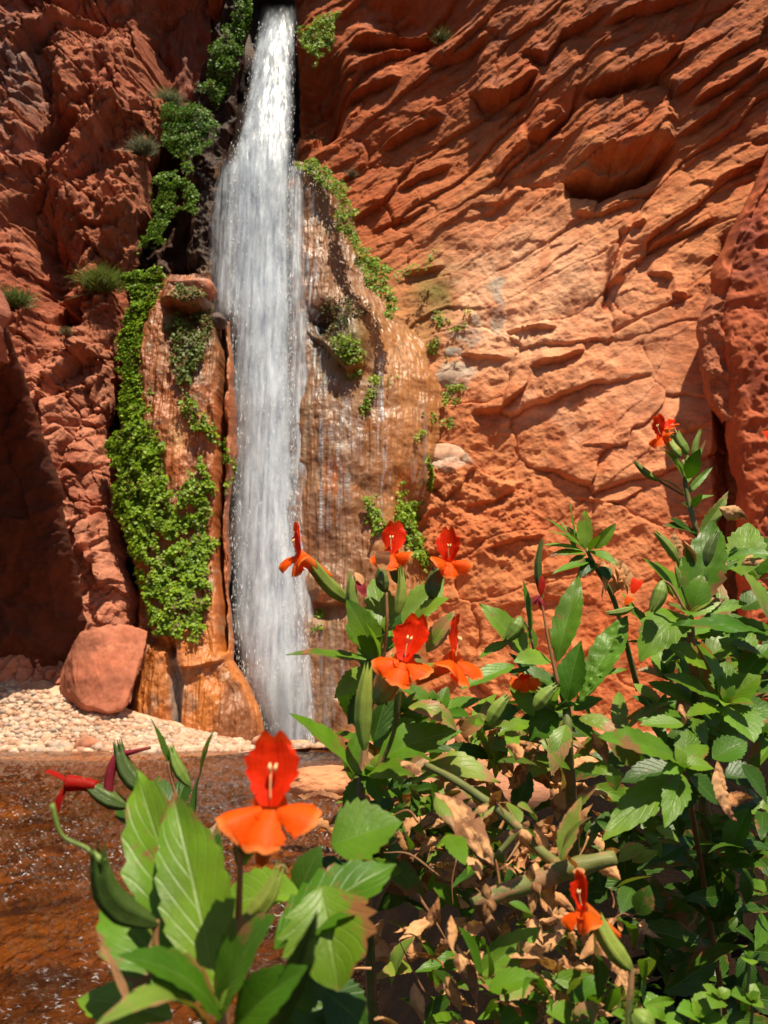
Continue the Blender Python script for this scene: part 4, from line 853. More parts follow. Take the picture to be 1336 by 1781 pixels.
def flower(pl, cx, cy, Y, s, f=(0, -1, .15), u=(0, .2, 1), lab=None, lip=PR_, lobe=PO_, tubem=PT_, cal=None, tube_len=.8, tb=(0, 0, 0), lipw=.52, liph=.72, lobel=.50, stam=True, spread=1.0, calm=None, hint=None):
    """monkeyflower: s = overall width in pixels"""
    O = at(cx, cy, Y); s = s/FPX*Y*(1.16 if s < 150 else .95); f = Vector(f).normalized(); u = Vector(u); u = (u-f*u.dot(f)).normalized(); r = f.cross(u)
    bk = (-f-u*.25+Vector(tb)).normalized()
    pts = [O+f*.04*s, O+bk*.12*s, O+bk*.35*s, O+bk*.62*s, O+bk*tube_len*s]
    fl = tube(pl, pts, [.16*s, .13*s, .105*s, .08*s, .06*s], 'flower', tubem, ns=14, nsub=5, teeth=.02*s, label=lab)
    def P3(a, b, c): return O+r*a*s+u*b*s+f*c*s
    J = lambda a=.05: RS.uniform(-a, a)
    blade(fl, P3(0, -.02, .0), P3(J(.05), liph*(1+J(.08)), .02+J(.14)), lipw*.98*s, 'upper_lip', lip, bend=-.12+J(.12), fold=.25+J(.25), curl=-.1+J(.3), twist=J(35), roll=J(30), teeth=5, tooth=.12, wave=.16, prof=prof_lip, nv=25, nu=13, hint=(f*1.0), notch=.16, crumple=.03)
    for sg in (-1, 1):
        blade(fl, P3(.07*sg, -.03, .02), P3(lobel*.92*sg*(1+J()), (-.16*spread-.02)+J(.10), .14+J(.1)), .44*s, 'lower_lobe', lobe, bend=.14, fold=.12, curl=.75+J(.3), roll=J(18), teeth=4, tooth=.12, wave=.22, crumple=.03, prof=prof_lobe, nv=21, nu=13, hint=(u*.60+f*.80), notch=.07)
    blade(fl, P3(0, -.05, .03), P3(.02+J(), -.44*spread, .18+J(.1)), .42*s, 'lower_lobe', lobe, bend=.16, fold=.1, curl=.6, roll=J(14), teeth=4, tooth=.12, wave=.2, crumple=.03, prof=prof_lobe, nv=21, nu=13, hint=(u*.5+f*.9), notch=.10)
    if stam:
        tube(fl, [P3(0, .04, .03), P3(.01, .18, .07), P3(.02, .30, .08)], [.007*s, .006*s, .007*s], 'style', MAn, ns=6)
        for sg in (-1, 1): tube(fl, [P3(.02*sg, .26, .09), P3(.025*sg, .30, .11), P3(.03*sg, .34, .09)], [.008*s, .017*s, .008*s], 'anther', MAn, ns=8)
    if cal:
        bx, by, wc, dY = cal; E = at(bx, by, Y+dY); A = pts[2]-E; W = wc/2/FPX*Y; sd = A.cross(Vector((0, 1, 0))).normalized()
        ff = [0, .12, .35, .65, 1]; rr = [.3, .7, 1, .95, .80]
        tube(fl, [E+A*x+sd*(.05*A.length*math.sin(math.pi*x)) for x in ff], [W*x for x in rr], 'calyx', calm or MY, ns=20, rib=.12, nsub=5, teeth=.10*A.length)
    return fl
def plant(label, x, y, Y, cat='flowering plant', name='monkeyflower_plant', group=None):
    return tag(empty(name, at(x, y, Y)), label, cat, group)
def rosette(pl, cx, cy, Y, size, n, seed, m=None, axis=(0, -.55, .8), flat=.35, wr=.42, **kw):
    rs = np.random.RandomState(seed); ax = Vector(axis).normalized(); e1 = ax.cross(Vector((0, 1, .3))).normalized(); e2 = ax.cross(e1)
    O = at(cx, cy, Y); ph = rs.uniform(0, 6.3)
    for i in range(n):
        a = ph+i*2.4+rs.uniform(-.3, .3); Ln = size/FPX*Y*(.55+.5*rs.rand())*(1 if i > 2 else .55); fl_ = flat+(.9 if i < 3 else 0)+rs.uniform(-.15, .25)
        d = (e1*math.cos(a)+e2*math.sin(a)+ax*fl_).normalized()
        mm = m or (MG, MG, MG, ML, MB)[rs.randint(5)]
        blade(pl, O+d*Ln*.04-ax*i*.01*size/FPX*Y, O+d*Ln, Ln*(wr+.1*rs.rand()), m=mm, bend=rs.uniform(.05, .22), fold=rs.uniform(.1, .4), hint=ax, wave=.06, **kw)

# ---- front left plant, close to the lens
Y = .36; p = plant('nearest monkeyflower plant, lower left, with large leaves and one big scarlet flower', 400, 1900, Y)
St(p, [(392, 1960), (388, 1830), (382, 1755)], Y+.02, [26, 22, 16])
Lf(p, 378, 1760, 238, 1338, 150, Y, .05, bend=.05, roll=-28, m=MG, tooth=.16, teeth=7, k=.5)
Lf(p, 380, 1730, 300, 1378, 140, Y-.01, .04, bend=.08, roll=-20, m=MG, tooth=.1, k=.45)
Lf(p, 340, 1745, 178, 1560, 130, Y+.01, .03, bend=.10, roll=-10, m=MG, tooth=.16, teeth=6, k=.5)
Lf(p, 385, 1775, 205, 1662, 100, Y-.03, -.03, bend=.2, roll=10, m=MG, teeth=7, tooth=.12)
Lf(p, 300, 1775, 132, 1738, 90, Y+.02, .03, bend=.06, m=ML, teeth=6)
Lf(p, 360, 1800, 155, 1790, 70, Y-.04, -.04, bend=.42, roll=25, m=MB)
Lf(p, 520, 1555, 358, 1590, 118, Y+.06, .02, bend=.08, m=ML, teeth=9, k=.5)
Lf(p, 380, 1770, 478, 1590, 150, Y-.01, -.02, bend=.14, roll=-15, m=MG, teeth=7, tooth=.13, k=.5)
Lf(p, 410, 1790, 535, 1680, 90, Y-.03, -.02, bend=.15, m=MG, roll=20)
Lf(p, 575, 1470, 700, 1430, 130, Y+.08, .0, bend=.05, roll=10, m=MG, teeth=8, k=.4, tooth=.13)
Lf(p, 475, 1650, 690, 1503, 145, Y+.03, .02, bend=.10, roll=-22, m=MG, teeth=8, k=.45, tooth=.14)
Lf(p, 560, 1540, 590, 1725, 160, Y+.035, -.02, bend=.12, roll=8, m=MG, teeth=6, k=.5, tooth=.2)
Lf(p, 470, 1800, 552, 1580, 62, Y-.03, -.02, bend=.05, roll=55, m=MYD)
Lf(p, 585, 1600, 520, 1760, 120, Y+.06, .02, bend=.1, m=MD, k=.5); Lf(p, 560, 1720, 640, 1790, 90, Y+.08, 0, bend=.1, m=MD)
Lf(p, 420, 1740, 640, 1760, 120, Y+.09, 0, bend=.1, m=MD); Lf(p, 520, 1560, 560, 1470, 60, Y+.07, 0, m=MD, bend=.1)
rosette(p, 378, 1765, Y-.02, 75, 5, 7, m=ML, flat=.9)
bud(p, 421, 1606, 486, 1512, 36, Y+.05, 0, bow=-.1); St(p, [(500, 1520), (494, 1506), (480, 1510)], Y+.05, 5)
St(p, [(414, 1620), (417, 1540), (420, 1450), (440, 1425)], Y+.015, [12, 10, 10, 14], name='flower_stalk', m=MSB)
flower(p, 470, 1400, Y-.02, 196, f=(.0, -1, .25), u=(.05, .1, 1), lab='big scarlet open flower facing the viewer', cal=(418, 1500, 40, .06), calm=MYD, tb=(-.3, .4, -.8), liph=.70, lobel=.50, spread=1.0)
bud(p, 274, 1608, 172, 1492, 52, Y, -.02, m=MYD, bow=.18, teeth=.18)
St(p, [(180, 1500), (150, 1475), (108, 1452), (90, 1398)], Y-.02, [14, 7, 6, 9], name='style', m=MY)
St(p, [(272, 1600), (273, 1650), (300, 1700)], Y, [10, 9, 9], name='flower_stalk', m=MSB)
Lf(p, 225, 1745, 165, 1632, 24, Y-.02, -.02, bend=.03, roll=10, m=PF_, name='withered_petal', teeth=0, k=.25)
# ---- plant against the stream, behind it; its shade is put into dark colours
Y = .62; p = plant('dark shade-coloured monkeyflower stalks standing against the brown stream behind the front plant', 370, 1900, Y+.05)
St(p, [(400, 1900), (385, 1620), (352, 1500), (318, 1420), (300, 1360), (292, 1325)], [Y+.05, Y+.03, Y, Y, Y, Y], [14, 12, 10, 7, 6, 6], m=MSB)
Lf(p, 293, 1328, 260, 1245, 30, Y, 0, roll=35, m=MD, bend=.02, teeth=5)
bud(p, 330, 1367, 298, 1302, 24, Y)
Lf(p, 332, 1465, 372, 1272, 46, Y, .02, roll=-50, m=MD, bend=.08, twist=50, k=.55)
bud(p, 268, 1380, 206, 1298, 36, Y, 0, m=MYD, bow=.14); St(p, [(268, 1375), (285, 1430), (320, 1480), (360, 1520)], Y, [7, 8, 9, 9], m=MSB)
bud(p, 222, 1403, 150, 1362, 34, Y, 0, m=MYD, bow=.05); St(p, [(222, 1402), (262, 1420), (320, 1450)], Y, [6, 7, 8], m=MSB)
fl = St(p, [(168, 1368), (140, 1363), (116, 1362)], Y, [20, 24, 28], name='flower', m=PDK, label='shade-darkened red side-on flower against the stream')
Lf(fl, 118, 1362, 78, 1343, 22, Y, 0, name='upper_lip', m=PDK, teeth=0, prof=prof_petal, roll=30); Lf(fl, 120, 1364, 97, 1418, 20, Y, 0, name='lower_lobe', m=PDK, teeth=0, prof=prof_petal, roll=20, bend=.15); Lf(fl, 118, 1366, 104, 1405, 16, Y, .01, name='lower_lobe', m=PDK, teeth=0, prof=prof_petal)
St(p, [(188, 1385), (192, 1345), (205, 1315), (230, 1308), (262, 1300)], Y, [16, 17, 13, 8, 5], name='withered_petal', m=PM_)
for q in [(235, 1440, 205, 1400, 50), (300, 1440, 330, 1345, 60), (290, 1420, 275, 1350, 45), (360, 1520, 300, 1480, 60), (350, 1540, 378, 1430, 60), (372, 1540, 350, 1600, 60), (340, 1500, 392, 1490, 50), (330, 1480, 245, 1460, 50), (365, 1560, 385, 1470, 40)]:
    Lf(p, *q, Y+.02, .02, m=MD, bend=.1, roll=RS.uniform(-30, 30))

# ---- middle plant with five flowers
Y = .72; p = plant('middle monkeyflower plant with a cluster of scarlet flowers in front of the waterfall foot', 640, 1800, Y+.1)
St(p, [(650, 1800), (640, 1600), (628, 1400), (632, 1340), (640, 1240), (655, 1150), (668, 1095)], [Y+.12, Y+.06, Y, Y, Y, Y, Y], [18, 17, 15, 13, 12, 11, 8])
G = [  # bx,by,tx,ty,w,dY0,dY,mat,bend,roll
 (645,1150,497,1140,52,0,0,MG,.06,15),(655,1148,602,1040,62,-.01,-.01,MG,.12,-15),(662,1145,628,1072,42,-.02,-.01,MG,.1,25),
 (668,1105,648,1005,64,.02,.02,ML,.08,0),(712,1090,782,1038,54,-.01,-.02,ML,.12,0),(700,1085,772,1005,64,.02,.02,ML,.08,10),
 (742,1135,793,1062,38,.02,0,MB,.15,30),(648,1165,582,1215,52,.02,0,ML,.12,0),(650,1290,682,1185,52,.01,.01,MD,.06,30),
 (710,1230,795,1272,44,.0,0,MB,.45,10),(628,1350,503,1240,92,-.01,-.03,MG,.06,12),(655,1325,805,1272,84,0,0,MG,.12,-5),
 (730,1338,872,1360,66,.02,-.02,MB,.28,5),(640,1345,722,1352,64,-.01,-.03,MG,.15,0),(632,1350,600,1420,40,.0,0,MG,.1,0),
 (672,1135,730,1060,50,.04,.02,MG,.08,-20),(665,1120,700,1040,45,.05,.02,MD,.08,10),(680,1140,760,1180,55,.03,0,MG,.1,0),(690,1160,640,1210,60,.04,0,MD,.1,0),
 (690,1280,770,1215,60,.05,0,MG,.1,0),(650,1300,720,1250,60,.03,0,MG,.1,0),(700,1290,790,1310,60,.05,0,MD,.1,0),(655,1200,605,1260,55,.05,0,MD,.1,0),
 (650,1180,640,1100,60,.03,.02,MG,.08,0),(640,1330,660,1400,50,.0,-.02,MG,.1,0),(660,1215,700,1160,50,.03,.0,MG,.1,20),(620,1120,600,1085,30,.03,0,MG,.1,0)]
for bx, by, tx, ty, w_, d0, d1, m_, be, ro in G: Lf(p, bx, by, tx, ty, w_, Y+d0, d1, m=m_, bend=be, roll=ro, tooth=.12)
rosette(p, 668, 1100, Y, 60, 6, 31); rosette(p, 645, 1345, Y, 70, 7, 32); rosette(p, 700, 1240, Y+.06, 80, 8, 33); rosette(p, 760, 1240, Y+.12, 80, 8, 34, m=MG)
bud(p, 622, 1078, 612, 1000, 25, Y-.01, bow=.05); Lf(p, 618, 1010, 638, 1040, 22, Y-.01, 0, name='withered_petal', m=PM_, crumple=.15, teeth=0); Lf(p, 616, 995, 632, 1020, 16, Y-.01, 0, name='withered_petal', m=PF_, crumple=.1, teeth=0)
bud(p, 672, 1030, 664, 985, 28, Y-.02, m=MYD, teeth=.08); St(p, [(672, 1028), (673, 1080), (668, 1135), (652, 1200)], [Y-.02, Y-.02, Y-.01, Y], [5, 6, 6, 6], name='flower_stalk', m=MSB)
Lf(p, 665, 990, 668, 958, 26, Y-.025, -.01, name='withered_petal', m=PF_, crumple=.12, teeth=0, prof=prof_petal, bend=.3)
bud(p, 690, 1072, 698, 996, 22, Y-.02, bow=-.06)
bud(p, 634, 1305, 641, 1160, 36, Y-.03, bow=.03, teeth=.06); 
flower(p, 520, 968, Y-.01, 80, f=(-.85, -.5, -.05), u=(-.25, -.1, 1), lab='scarlet flower facing left in front of the falling water', cal=(606, 1045, 26, .02), tb=(.25, .1, -.45), tube_len=.75)
St(p, [(604, 1040), (614, 1075), (640, 1130)], Y, [10, 9, 9], name='flower_stalk')
flower(p, 681, 962, Y, 76, f=(-.2, -1, .1), u=(.05, 0, 1), lab='upright scarlet flower, second from the left of the upper row', cal=(702, 1015, 26, .02), calm=MYD)
flower(p, 780, 975, Y-.02, 72, f=(.3, -1, 0), u=(-.05, 0, 1), lab='scarlet flower against red rock at the right of the upper row', cal=(752, 1040, 28, .0), tb=(-.6, 0, -.6), calm=MYD)
St(p, [(748, 1038), (735, 1080), (700, 1120)], Y, [6, 7, 8], name='flower_stalk')
flower(p, 703, 1148, Y-.08, 104, f=(-.1, -1, .1), u=(.28, 0, 1), lab='large scarlet flower in the lower row of the middle cluster', cal=(655, 1225, 34, .01), tb=(-.5, .3, -.8))
St(p, [(696, 1195), (690, 1250), (676, 1300), (645, 1360)], [Y-.04, Y-.03, Y-.01, Y], [6, 7, 8, 8], name='flower_stalk')
flower(p, 790, 1148, Y-.05, 100, f=(.75, -.62, .05), u=(.15, 0, 1), lab='orange red flower turned to the right beside the large one', cal=(735, 1175, 28, .03), tb=(-.1, .3, -.2))

# ---- plant right of it, tall oval leaves
Y = .86; p = plant('monkeyflower plant right of the middle cluster with one tall oval leaf and a puckered leaf', 990, 1850, Y+.15)
St(p, [(1010, 1800), (1000, 1500), (988, 1300), (985, 1230), (965, 1170)], [Y+.2, Y+.1, Y, Y, Y], [22, 20, 18, 14, 10])
G = [(925,1150,835,1048,66,0,0,ML,.06,0),(922,1110,911,1008,26,-.01,0,MG,.02,40),(885,1118,832,1146,30,0,0,ML,.1,0),(960,1150,893,1152,46,-.02,-.02,ML,.15,0),
 (975,1195,882,1168,52,0,0,MD,.1,0),(895,1158,800,1200,40,-.02,-.02,ML,.1,0),(968,1152,1008,998,56,0,.02,MG,.06,-25),(988,1222,1012,1115,60,-.01,0,MG,.16,-20),
 (1040,1176,1092,1164,15,0,0,ML,.05,0),(930,1245,885,1195,48,-.01,0,MG,.1,0),(950,1215,885,1135,60,.02,0,MD,.1,0),(970,1240,920,1290,60,.0,0,MG,.15,0),
 (940,1225,975,1190,50,-.01,0,MG,.1,0),(985,1260,960,1350,46,-.02,-.02,MB,.2,20),(985,1250,1040,1290,50,.02,0,MG,.1,0),(995,1235,1050,1215,44,.02,0,MG,.1,0),
 (900,1230,840,1270,50,.04,0,MG,.1,0),(870,1250,820,1230,40,.04,0,MG,.1,0),(930,1130,905,1075,40,.02,0,MG,.1,10),(985,1245,905,1250,60,.03,0,MD,.1,0)]
for bx, by, tx, ty, w_, d0, d1, m_, be, ro in G: Lf(p, bx, by, tx, ty, w_, Y+d0, d1, m=m_, bend=be, roll=ro, tooth=.1)
Lf(p, 1008, 1222, 1092, 1072, 62, Y, .02, m=ML, pucker=.10, roll=-10, bend=.05, label='puckered upright leaf', k=.6)
bud(p, 905, 1072, 880, 1112, 30, Y-.02, bow=.1, teeth=.05); St(p, [(905, 1072), (920, 1095), (930, 1140)], Y-.02, 4, name='flower_stalk', m=MSB)
St(p, [(972, 1195), (955, 1120), (943, 1050), (942, 1035)], Y-.03, [7, 5, 4, 4], name='flower_stalk', m=MSB)
bud(p, 943, 1040, 941, 945, 16, Y-.03, m=MYD, teeth=.1); Lf(p, 943, 1000, 940, 1040, 12, Y-.04, 0, name='withered_petal', m=PDK, teeth=0)
rs = np.random.RandomState(3)
for k in range(6): Lf(p, 937, 1036, 937+rs.uniform(-14, 14), 1040+rs.uniform(4, 22), 7, Y-.04, 0, name='withered_petal', m=PM_, teeth=0, crumple=.2, nv=9, nu=5)
bud(p, 960, 1215, 935, 1200, 30, Y-.03); bud(p, 930, 1235, 965, 1195, 28, Y-.04); bud(p, 850, 1262, 882, 1213, 27, Y-.04)
rosette(p, 850, 1262, Y-.03, 60, 6, 41); rosette(p, 965, 1235, Y, 60, 6, 42)
flower(p, 912, 1180, Y-.02, 50, f=(.1, -1, -.5), u=(0, -.3, 1), lab='small half hidden orange flower under the broad leaves', liph=.15, stam=False)
# ---- small plant against the red rock
Y = 1.05; p = plant('small light green plant with dead brown leaves set against the red rock face', 1020, 1100, Y+.05)
St(p, [(1110, 1200), (1070, 1050), (1035, 985), (1020, 955)], [Y+.1, Y+.03, Y, Y], [10, 9, 8, 6])
G = [(1018,956,1018,886,34,ML,.05,-10),(1035,955,1072,910,26,ML,.1,30),(1025,958,1074,985,38,ML,.1,0),(1015,955,948,900,15,ML,.08,0),(1012,952,952,922,16,ML,.08,0),(1015,958,944,948,22,ML,.12,0),
 (1018,962,955,968,24,MG,.15,0),(1020,965,985,990,24,MG,.1,0),(1002,955,992,875,11,MG,.03,30),(1000,958,975,905,14,ML,.05,0),(1030,975,960,1000,26,ML,.1,0),(1040,980,1000,1010,26,ML,.1,0),(1015,950,988,915,15,ML,.05,0),(1025,960,1045,930,20,MG,.05,0),(1030,970,1010,1005,28,MD,.1,0),(1045,985,1060,1010,28,MD,.1,0)]
for bx, by, tx, ty, w_, m_, be, ro in G: Lf(p, bx, by, tx, ty, w_, Y, RS.uniform(-.03, .02), m=m_, bend=be, roll=ro)
rs = np.random.RandomState(5)
for k in range(16): x, y = 1062+rs.uniform(-14, 26), 975+rs.uniform(-5, 30); Lf(p, x, y, x+rs.uniform(-18, 26), y+rs.uniform(20, 48), rs.uniform(12, 24), Y+rs.uniform(0, .05), 0, name='dry_leaf', m=MX, crumple=.12, bend=.2, roll=rs.uniform(-60, 60), nv=19, nu=7)
# ---- tall stalk at the upper right
Y = .92; p = plant('tallest monkeyflower stalk rising at the right with two scarlet flowers at its top', 1230, 1150, Y+.05)
St(p, [(1260, 1180), (1230, 980), (1212, 925), (1200, 880), (1192, 840), (1188, 800)], [Y+.1, Y+.03, Y, Y, Y, Y], [14, 12, 11, 10, 8, 6])
G = [(1188,832,1146,776,38,MG,.1,10),(1194,838,1168,790,26,ML,.1,-20),(1196,832,1218,780,34,MG,.1,0),(1193,862,1240,812,16,ML,.08,20),(1192,860,1143,832,24,MG,.1,20),(1205,888,1180,876,26,MG,.3,0),(1205,872,1242,862,16,ML,.1,10),
 (1195,840,1196,790,24,ML,.05,30),(1205,885,1222,858,20,MD,.1,0),(1197,820,1228,765,13,ML,.05,30),(1215,930,1150,915,40,MD,.1,0),(1215,940,1160,900,30,MD,.1,0)]
for bx, by, tx, ty, w_, m_, be, ro in G: Lf(p, bx, by, tx, ty, w_, Y, RS.uniform(-.03, .02), m=m_, bend=be, roll=ro)
bud(p, 1208, 805, 1217, 752, 13, Y); bud(p, 1146, 836, 1106, 805, 15, Y, bow=.06); St(p, [(1146, 836), (1160, 845), (1190, 862)], Y, 4, name='flower_stalk', m=MSB)
flower(p, 1150, 758, Y-.03, 54, f=(-.8, -.55, .0), u=(-.1, 0, 1), lab='lower left flower of the pair on the tallest stalk', cal=(1184, 795, 18, .0), tb=(.2, 0, -.3))
flower(p, 1166, 742, Y, 40, f=(-.7, -.6, .6), u=(-.3, .3, 1), lab='upper flower of the pair with a pale tube', tubem=PW_, lobel=.3, stam=False, cal=(1197, 790, 20, 0), tb=(.2, 0, -.4), tube_len=1.1)
# ---- broad mass at the right
Y = .85; p = plant('broad leafy monkeyflower clump at the right edge with large serrated leaves and green buds', 1210, 1500, Y+.2)
St(p, [(1230, 1500), (1220, 1300), (1205, 1150), (1200, 1060)], [Y+.2, Y+.1, Y+.03, Y], [20, 18, 16, 12])
G = [(1195,1060,1118,970,78,0,0,MG,.08,0),(1205,1062,1240,903,84,0,.02,MG,.06,-10),(1205,1062,1222,998,50,-.02,0,MG,.12,15),(1190,1070,1112,1152,84,-.01,-.03,MG,.30,0),(1340,1105,1165,1090,56,-.03,-.04,MG,.12,10),
 (1290,1000,1302,908,76,.05,.02,ML,.08,0),(1212,935,1268,853,26,.02,0,MB,.05,30),(1250,975,1345,965,36,.03,-.02,ML,.12,0),(1340,1085,1285,985,74,0,0,MB,.08,10),(1210,1120,1150,1150,60,.02,0,MG,.1,0),
 (1230,1165,1155,1120,60,0,0,MG,.1,0),(1240,1215,1152,1172,48,-.03,-.02,MG,.12,0),(1262,1218,1210,1120,62,-.03,0,MG,.08,10),(1262,1222,1324,1175,74,-.03,-.01,MG,.12,0),(1265,1226,1312,1292,82,-.03,-.04,ML,.14,0),
 (1256,1232,1192,1246,38,-.04,-.03,MG,.1,0),(1262,1220,1262,1150,60,-.01,.02,MG,.06,0),(1205,1255,1108,1252,46,.0,-.02,MG,.12,0),(1195,1075,1262,1040,26,0,0,ML,.1,20),(1225,1065,1300,1050,34,0,0,ML,.08,20),
 (1270,1120,1340,1150,50,.02,0,MD,.1,0),(1290,1060,1340,1030,60,.05,0,MD,.1,0),(1240,1000,1290,950,40,.05,.02,MD,.1,0),(1210,1030,1150,1010,40,.03,0,MG,.1,0),(1215,1045,1172,960,40,.02,.02,ML,.08,0),
 (1290,1180,1345,1120,60,.03,0,MG,.1,0),(1290,1250,1345,1230,70,.02,0,MG,.1,0),(1220,1150,1290,1110,60,.03,0,MG,.1,0),(1180,1110,1240,1160,60,.04,0,MD,.1,0),(1130,1090,1085,1050,30,.02,0,MG,.1,0),(1110,1070,1080,1030,20,.02,0,ML,.05,0),
 (1260,960,1225,895,36,.06,0,MG,.1,0),(1320,1000,1345,930,50,.07,0,MG,.1,0),(1200,1250,1230,1300,60,.03,0,MG,.1,0)]
for bx, by, tx, ty, w_, d0, d1, m_, be, ro in G: Lf(p, bx, by, tx, ty, w_, Y+d0, d1, m=m_, bend=be, roll=ro, tooth=.15, pucker=.03 if w_ in (56,) else 0)
bud(p, 1180, 978, 1142, 928, 20, Y-.01, bow=-.05); bud(p, 1228, 985, 1247, 928, 22, Y-.02, m=MYD); bud(p, 1152, 1010, 1134, 1062, 30, Y-.05, bow=.06, teeth=.05); bud(p, 1102, 1056, 1056, 1066, 15, Y-.03, teeth=.08); bud(p, 1175, 985, 1182, 1020, 12, Y-.02)
St(p, [(1152, 1010), (1168, 1020), (1192, 1062)], Y-.04, 5, name='flower_stalk', m=MSB)
fl = Lf(p, 1100, 1032, 1110, 1008, 20, Y, 0, name='flower', m=PR_, teeth=0, prof=prof_petal, label='tiny red petals showing between leaves and dead foliage'); Lf(p, 1088, 1052, 1098, 1038, 15, Y, 0, name='petal', m=PO_, teeth=0, prof=prof_petal)
Lf(p, 1340, 775, 1330, 750, 16, Y, 0, name='petal', m=PR_, teeth=0, prof=prof_petal)
for q in [(1200, 1250, 1180, 1215, 30), (1150, 1000, 1175, 1045, 26), (1235, 940, 1262, 1000, 24), (1252, 880, 1300, 905, 28), (1190, 940, 1205, 985, 24), (1172, 925, 1180, 990, 22), (1330, 975, 1290, 985, 22)]: Lf(p, *q, Y+.01, 0, name='dry_leaf', m=MX, crumple=.10, roll=RS.uniform(-50, 50), bend=.2)
for cx, cy, sz, n_, dd_ in [(1262, 1222, 60, 7, -.04), (1200, 1065, 60, 6, -.02), (1300, 1150, 90, 8, .08), (1330, 1280, 90, 8, .05), (1160, 1180, 70, 7, .08), (1310, 1010, 80, 7, .1), (1150, 1240, 80, 7, .1)]: rosette(p, cx, cy, Y+dd_, sz, n_, cx+cy)
# ---- sharp rosette below
Y = .70; p = plant('sharp rosette of long serrated leaves in the right half above the dark hollow', 1200, 1600, Y+.15)
St(p, [(1290, 1950), (1235, 1600), (1205, 1420), (1188, 1335)], [Y+.5, Y+.4, Y+.1, Y], [9, 9, 9, 8], m=MSB)
G = [(1192,1328,1038,1282,72,-.01,-.03,MG,.10,0),(1182,1345,1046,1464,66,0,-.03,MG,.08,0),(1186,1345,1156,1440,50,-.01,-.03,MG,.10,0),(1190,1332,1242,1338,46,-.01,0,MG,.15,0),(1190,1328,1230,1296,42,0,.02,MG,.1,0),
 (1190,1332,1150,1345,30,-.02,-.01,ML,.1,0),(1195,1325,1198,1270,50,.02,.02,MG,.08,0),(1180,1340,1080,1360,60,.02,0,MD,.1,0),(1190,1350,1180,1420,60,.03,0,MD,.1,0),(1200,1350,1250,1400,60,.03,0,MD,.1,0),(1190,1260,1112,1262,42,.03,0,ML,.1,0),
 (1240,1320,1300,1290,60,.03,0,MG,.1,0),(1290,1330,1335,1400,60,.04,0,MD,.1,0),(1260,1350,1330,1360,70,.05,0,MD,.1,0),(1120,1470,1075,1500,34,0,0,MB,.15,10),(1140,1440,1182,1465,34,0,0,MB,.15,0),(1100,1500,1145,1480,26,0,0,MB,.1,0)]
for bx, by, tx, ty, w_, d0, d1, m_, be, ro in G: Lf(p, bx, by, tx, ty, w_, Y+d0, d1, m=m_, bend=be, roll=ro, tooth=.12)
Lf(p, 1008, 1248, 1075, 1285, 62, Y-.01, -.02, m=MB, pucker=.08, bend=.12, label='blistered leaf with dry brown edge')
Lf(p, 1048, 1300, 1055, 1330, 22, Y-.02, 0, name='dry_leaf', m=MX, crumple=.12)
for q in [(1247, 1335, 1278, 1432, 34), (1262, 1400, 1312, 1388, 24), (1245, 1325, 1252, 1400, 16), (1182, 1225, 1190, 1262, 26), (1030, 1275, 1052, 1325, 26)]: Lf(p, *q, Y-.02, 0, name='dry_leaf', m=MX, crumple=.10, bend=.1)
rosette(p, 1188, 1338, Y-.02, 45, 5, 51, m=ML, flat=.8)
# ---- thick old stems and dead leaves in the middle
Y = .60; p = plant('old thick green brown stems with papery dead leaves sprawling over the bank', 900, 1780, Y+.15, name='dying_plant')
St(p, [(740, 1330), (792, 1358), (855, 1400), (902, 1440), (940, 1480), (970, 1505)], [Y+.06, Y+.04, Y+.02, Y, Y-.01, Y-.01], [10, 14, 15, 16, 17, 19], noisy=.3, nsub=8)
St(p, [(820, 1572), (850, 1562), (925, 1535), (1000, 1508), (1070, 1492)], Y-.02, [14, 27, 30, 31, 22], noisy=.35, ns=14, nsub=8, label='thick horizontal old stem')
St(p, [(825, 1560), (842, 1590), (862, 1635), (900, 1800)], [Y-.01, Y, Y+.01, Y+.1], [16, 22, 20, 18], m=MSB, noisy=.3, nsub=8)
St(p, [(905, 1440), (880, 1470), (850, 1500)], Y, [12, 10, 8], noisy=.15)
for x, y, a in [(855, 1400, 35), (905, 1442, 40), (925, 1535, -20), (1000, 1508, -20), (845, 1565, -20)]:   # papery leaf scars at the joints
    for k in range(3): an = R_(a+90+RS.uniform(-25, 25)); ln = RS.uniform(16, 34)*(1 if k else -1); Lf(p, x+RS.uniform(-5, 5), y, x+math.cos(an)*ln, y+math.sin(an)*ln, RS.uniform(12, 20), Y-.03, RS.uniform(-.02, .02), name='dry_leaf', m=MX, crumple=.15, roll=RS.uniform(-60, 60), nv=15, nu=7)
Lf(p, 755, 1382, 858, 1505, 50, Y-.02, -.03, name='dry_leaf', m=MX, crumple=.07, bend=.1, curl=.6, label='large curled tan dead leaf, green at its upper end', wave=.12, k=.5, roll=10)
Lf(p, 757, 1384, 790, 1440, 30, Y-.026, -.02, m=MB, curl=.6)
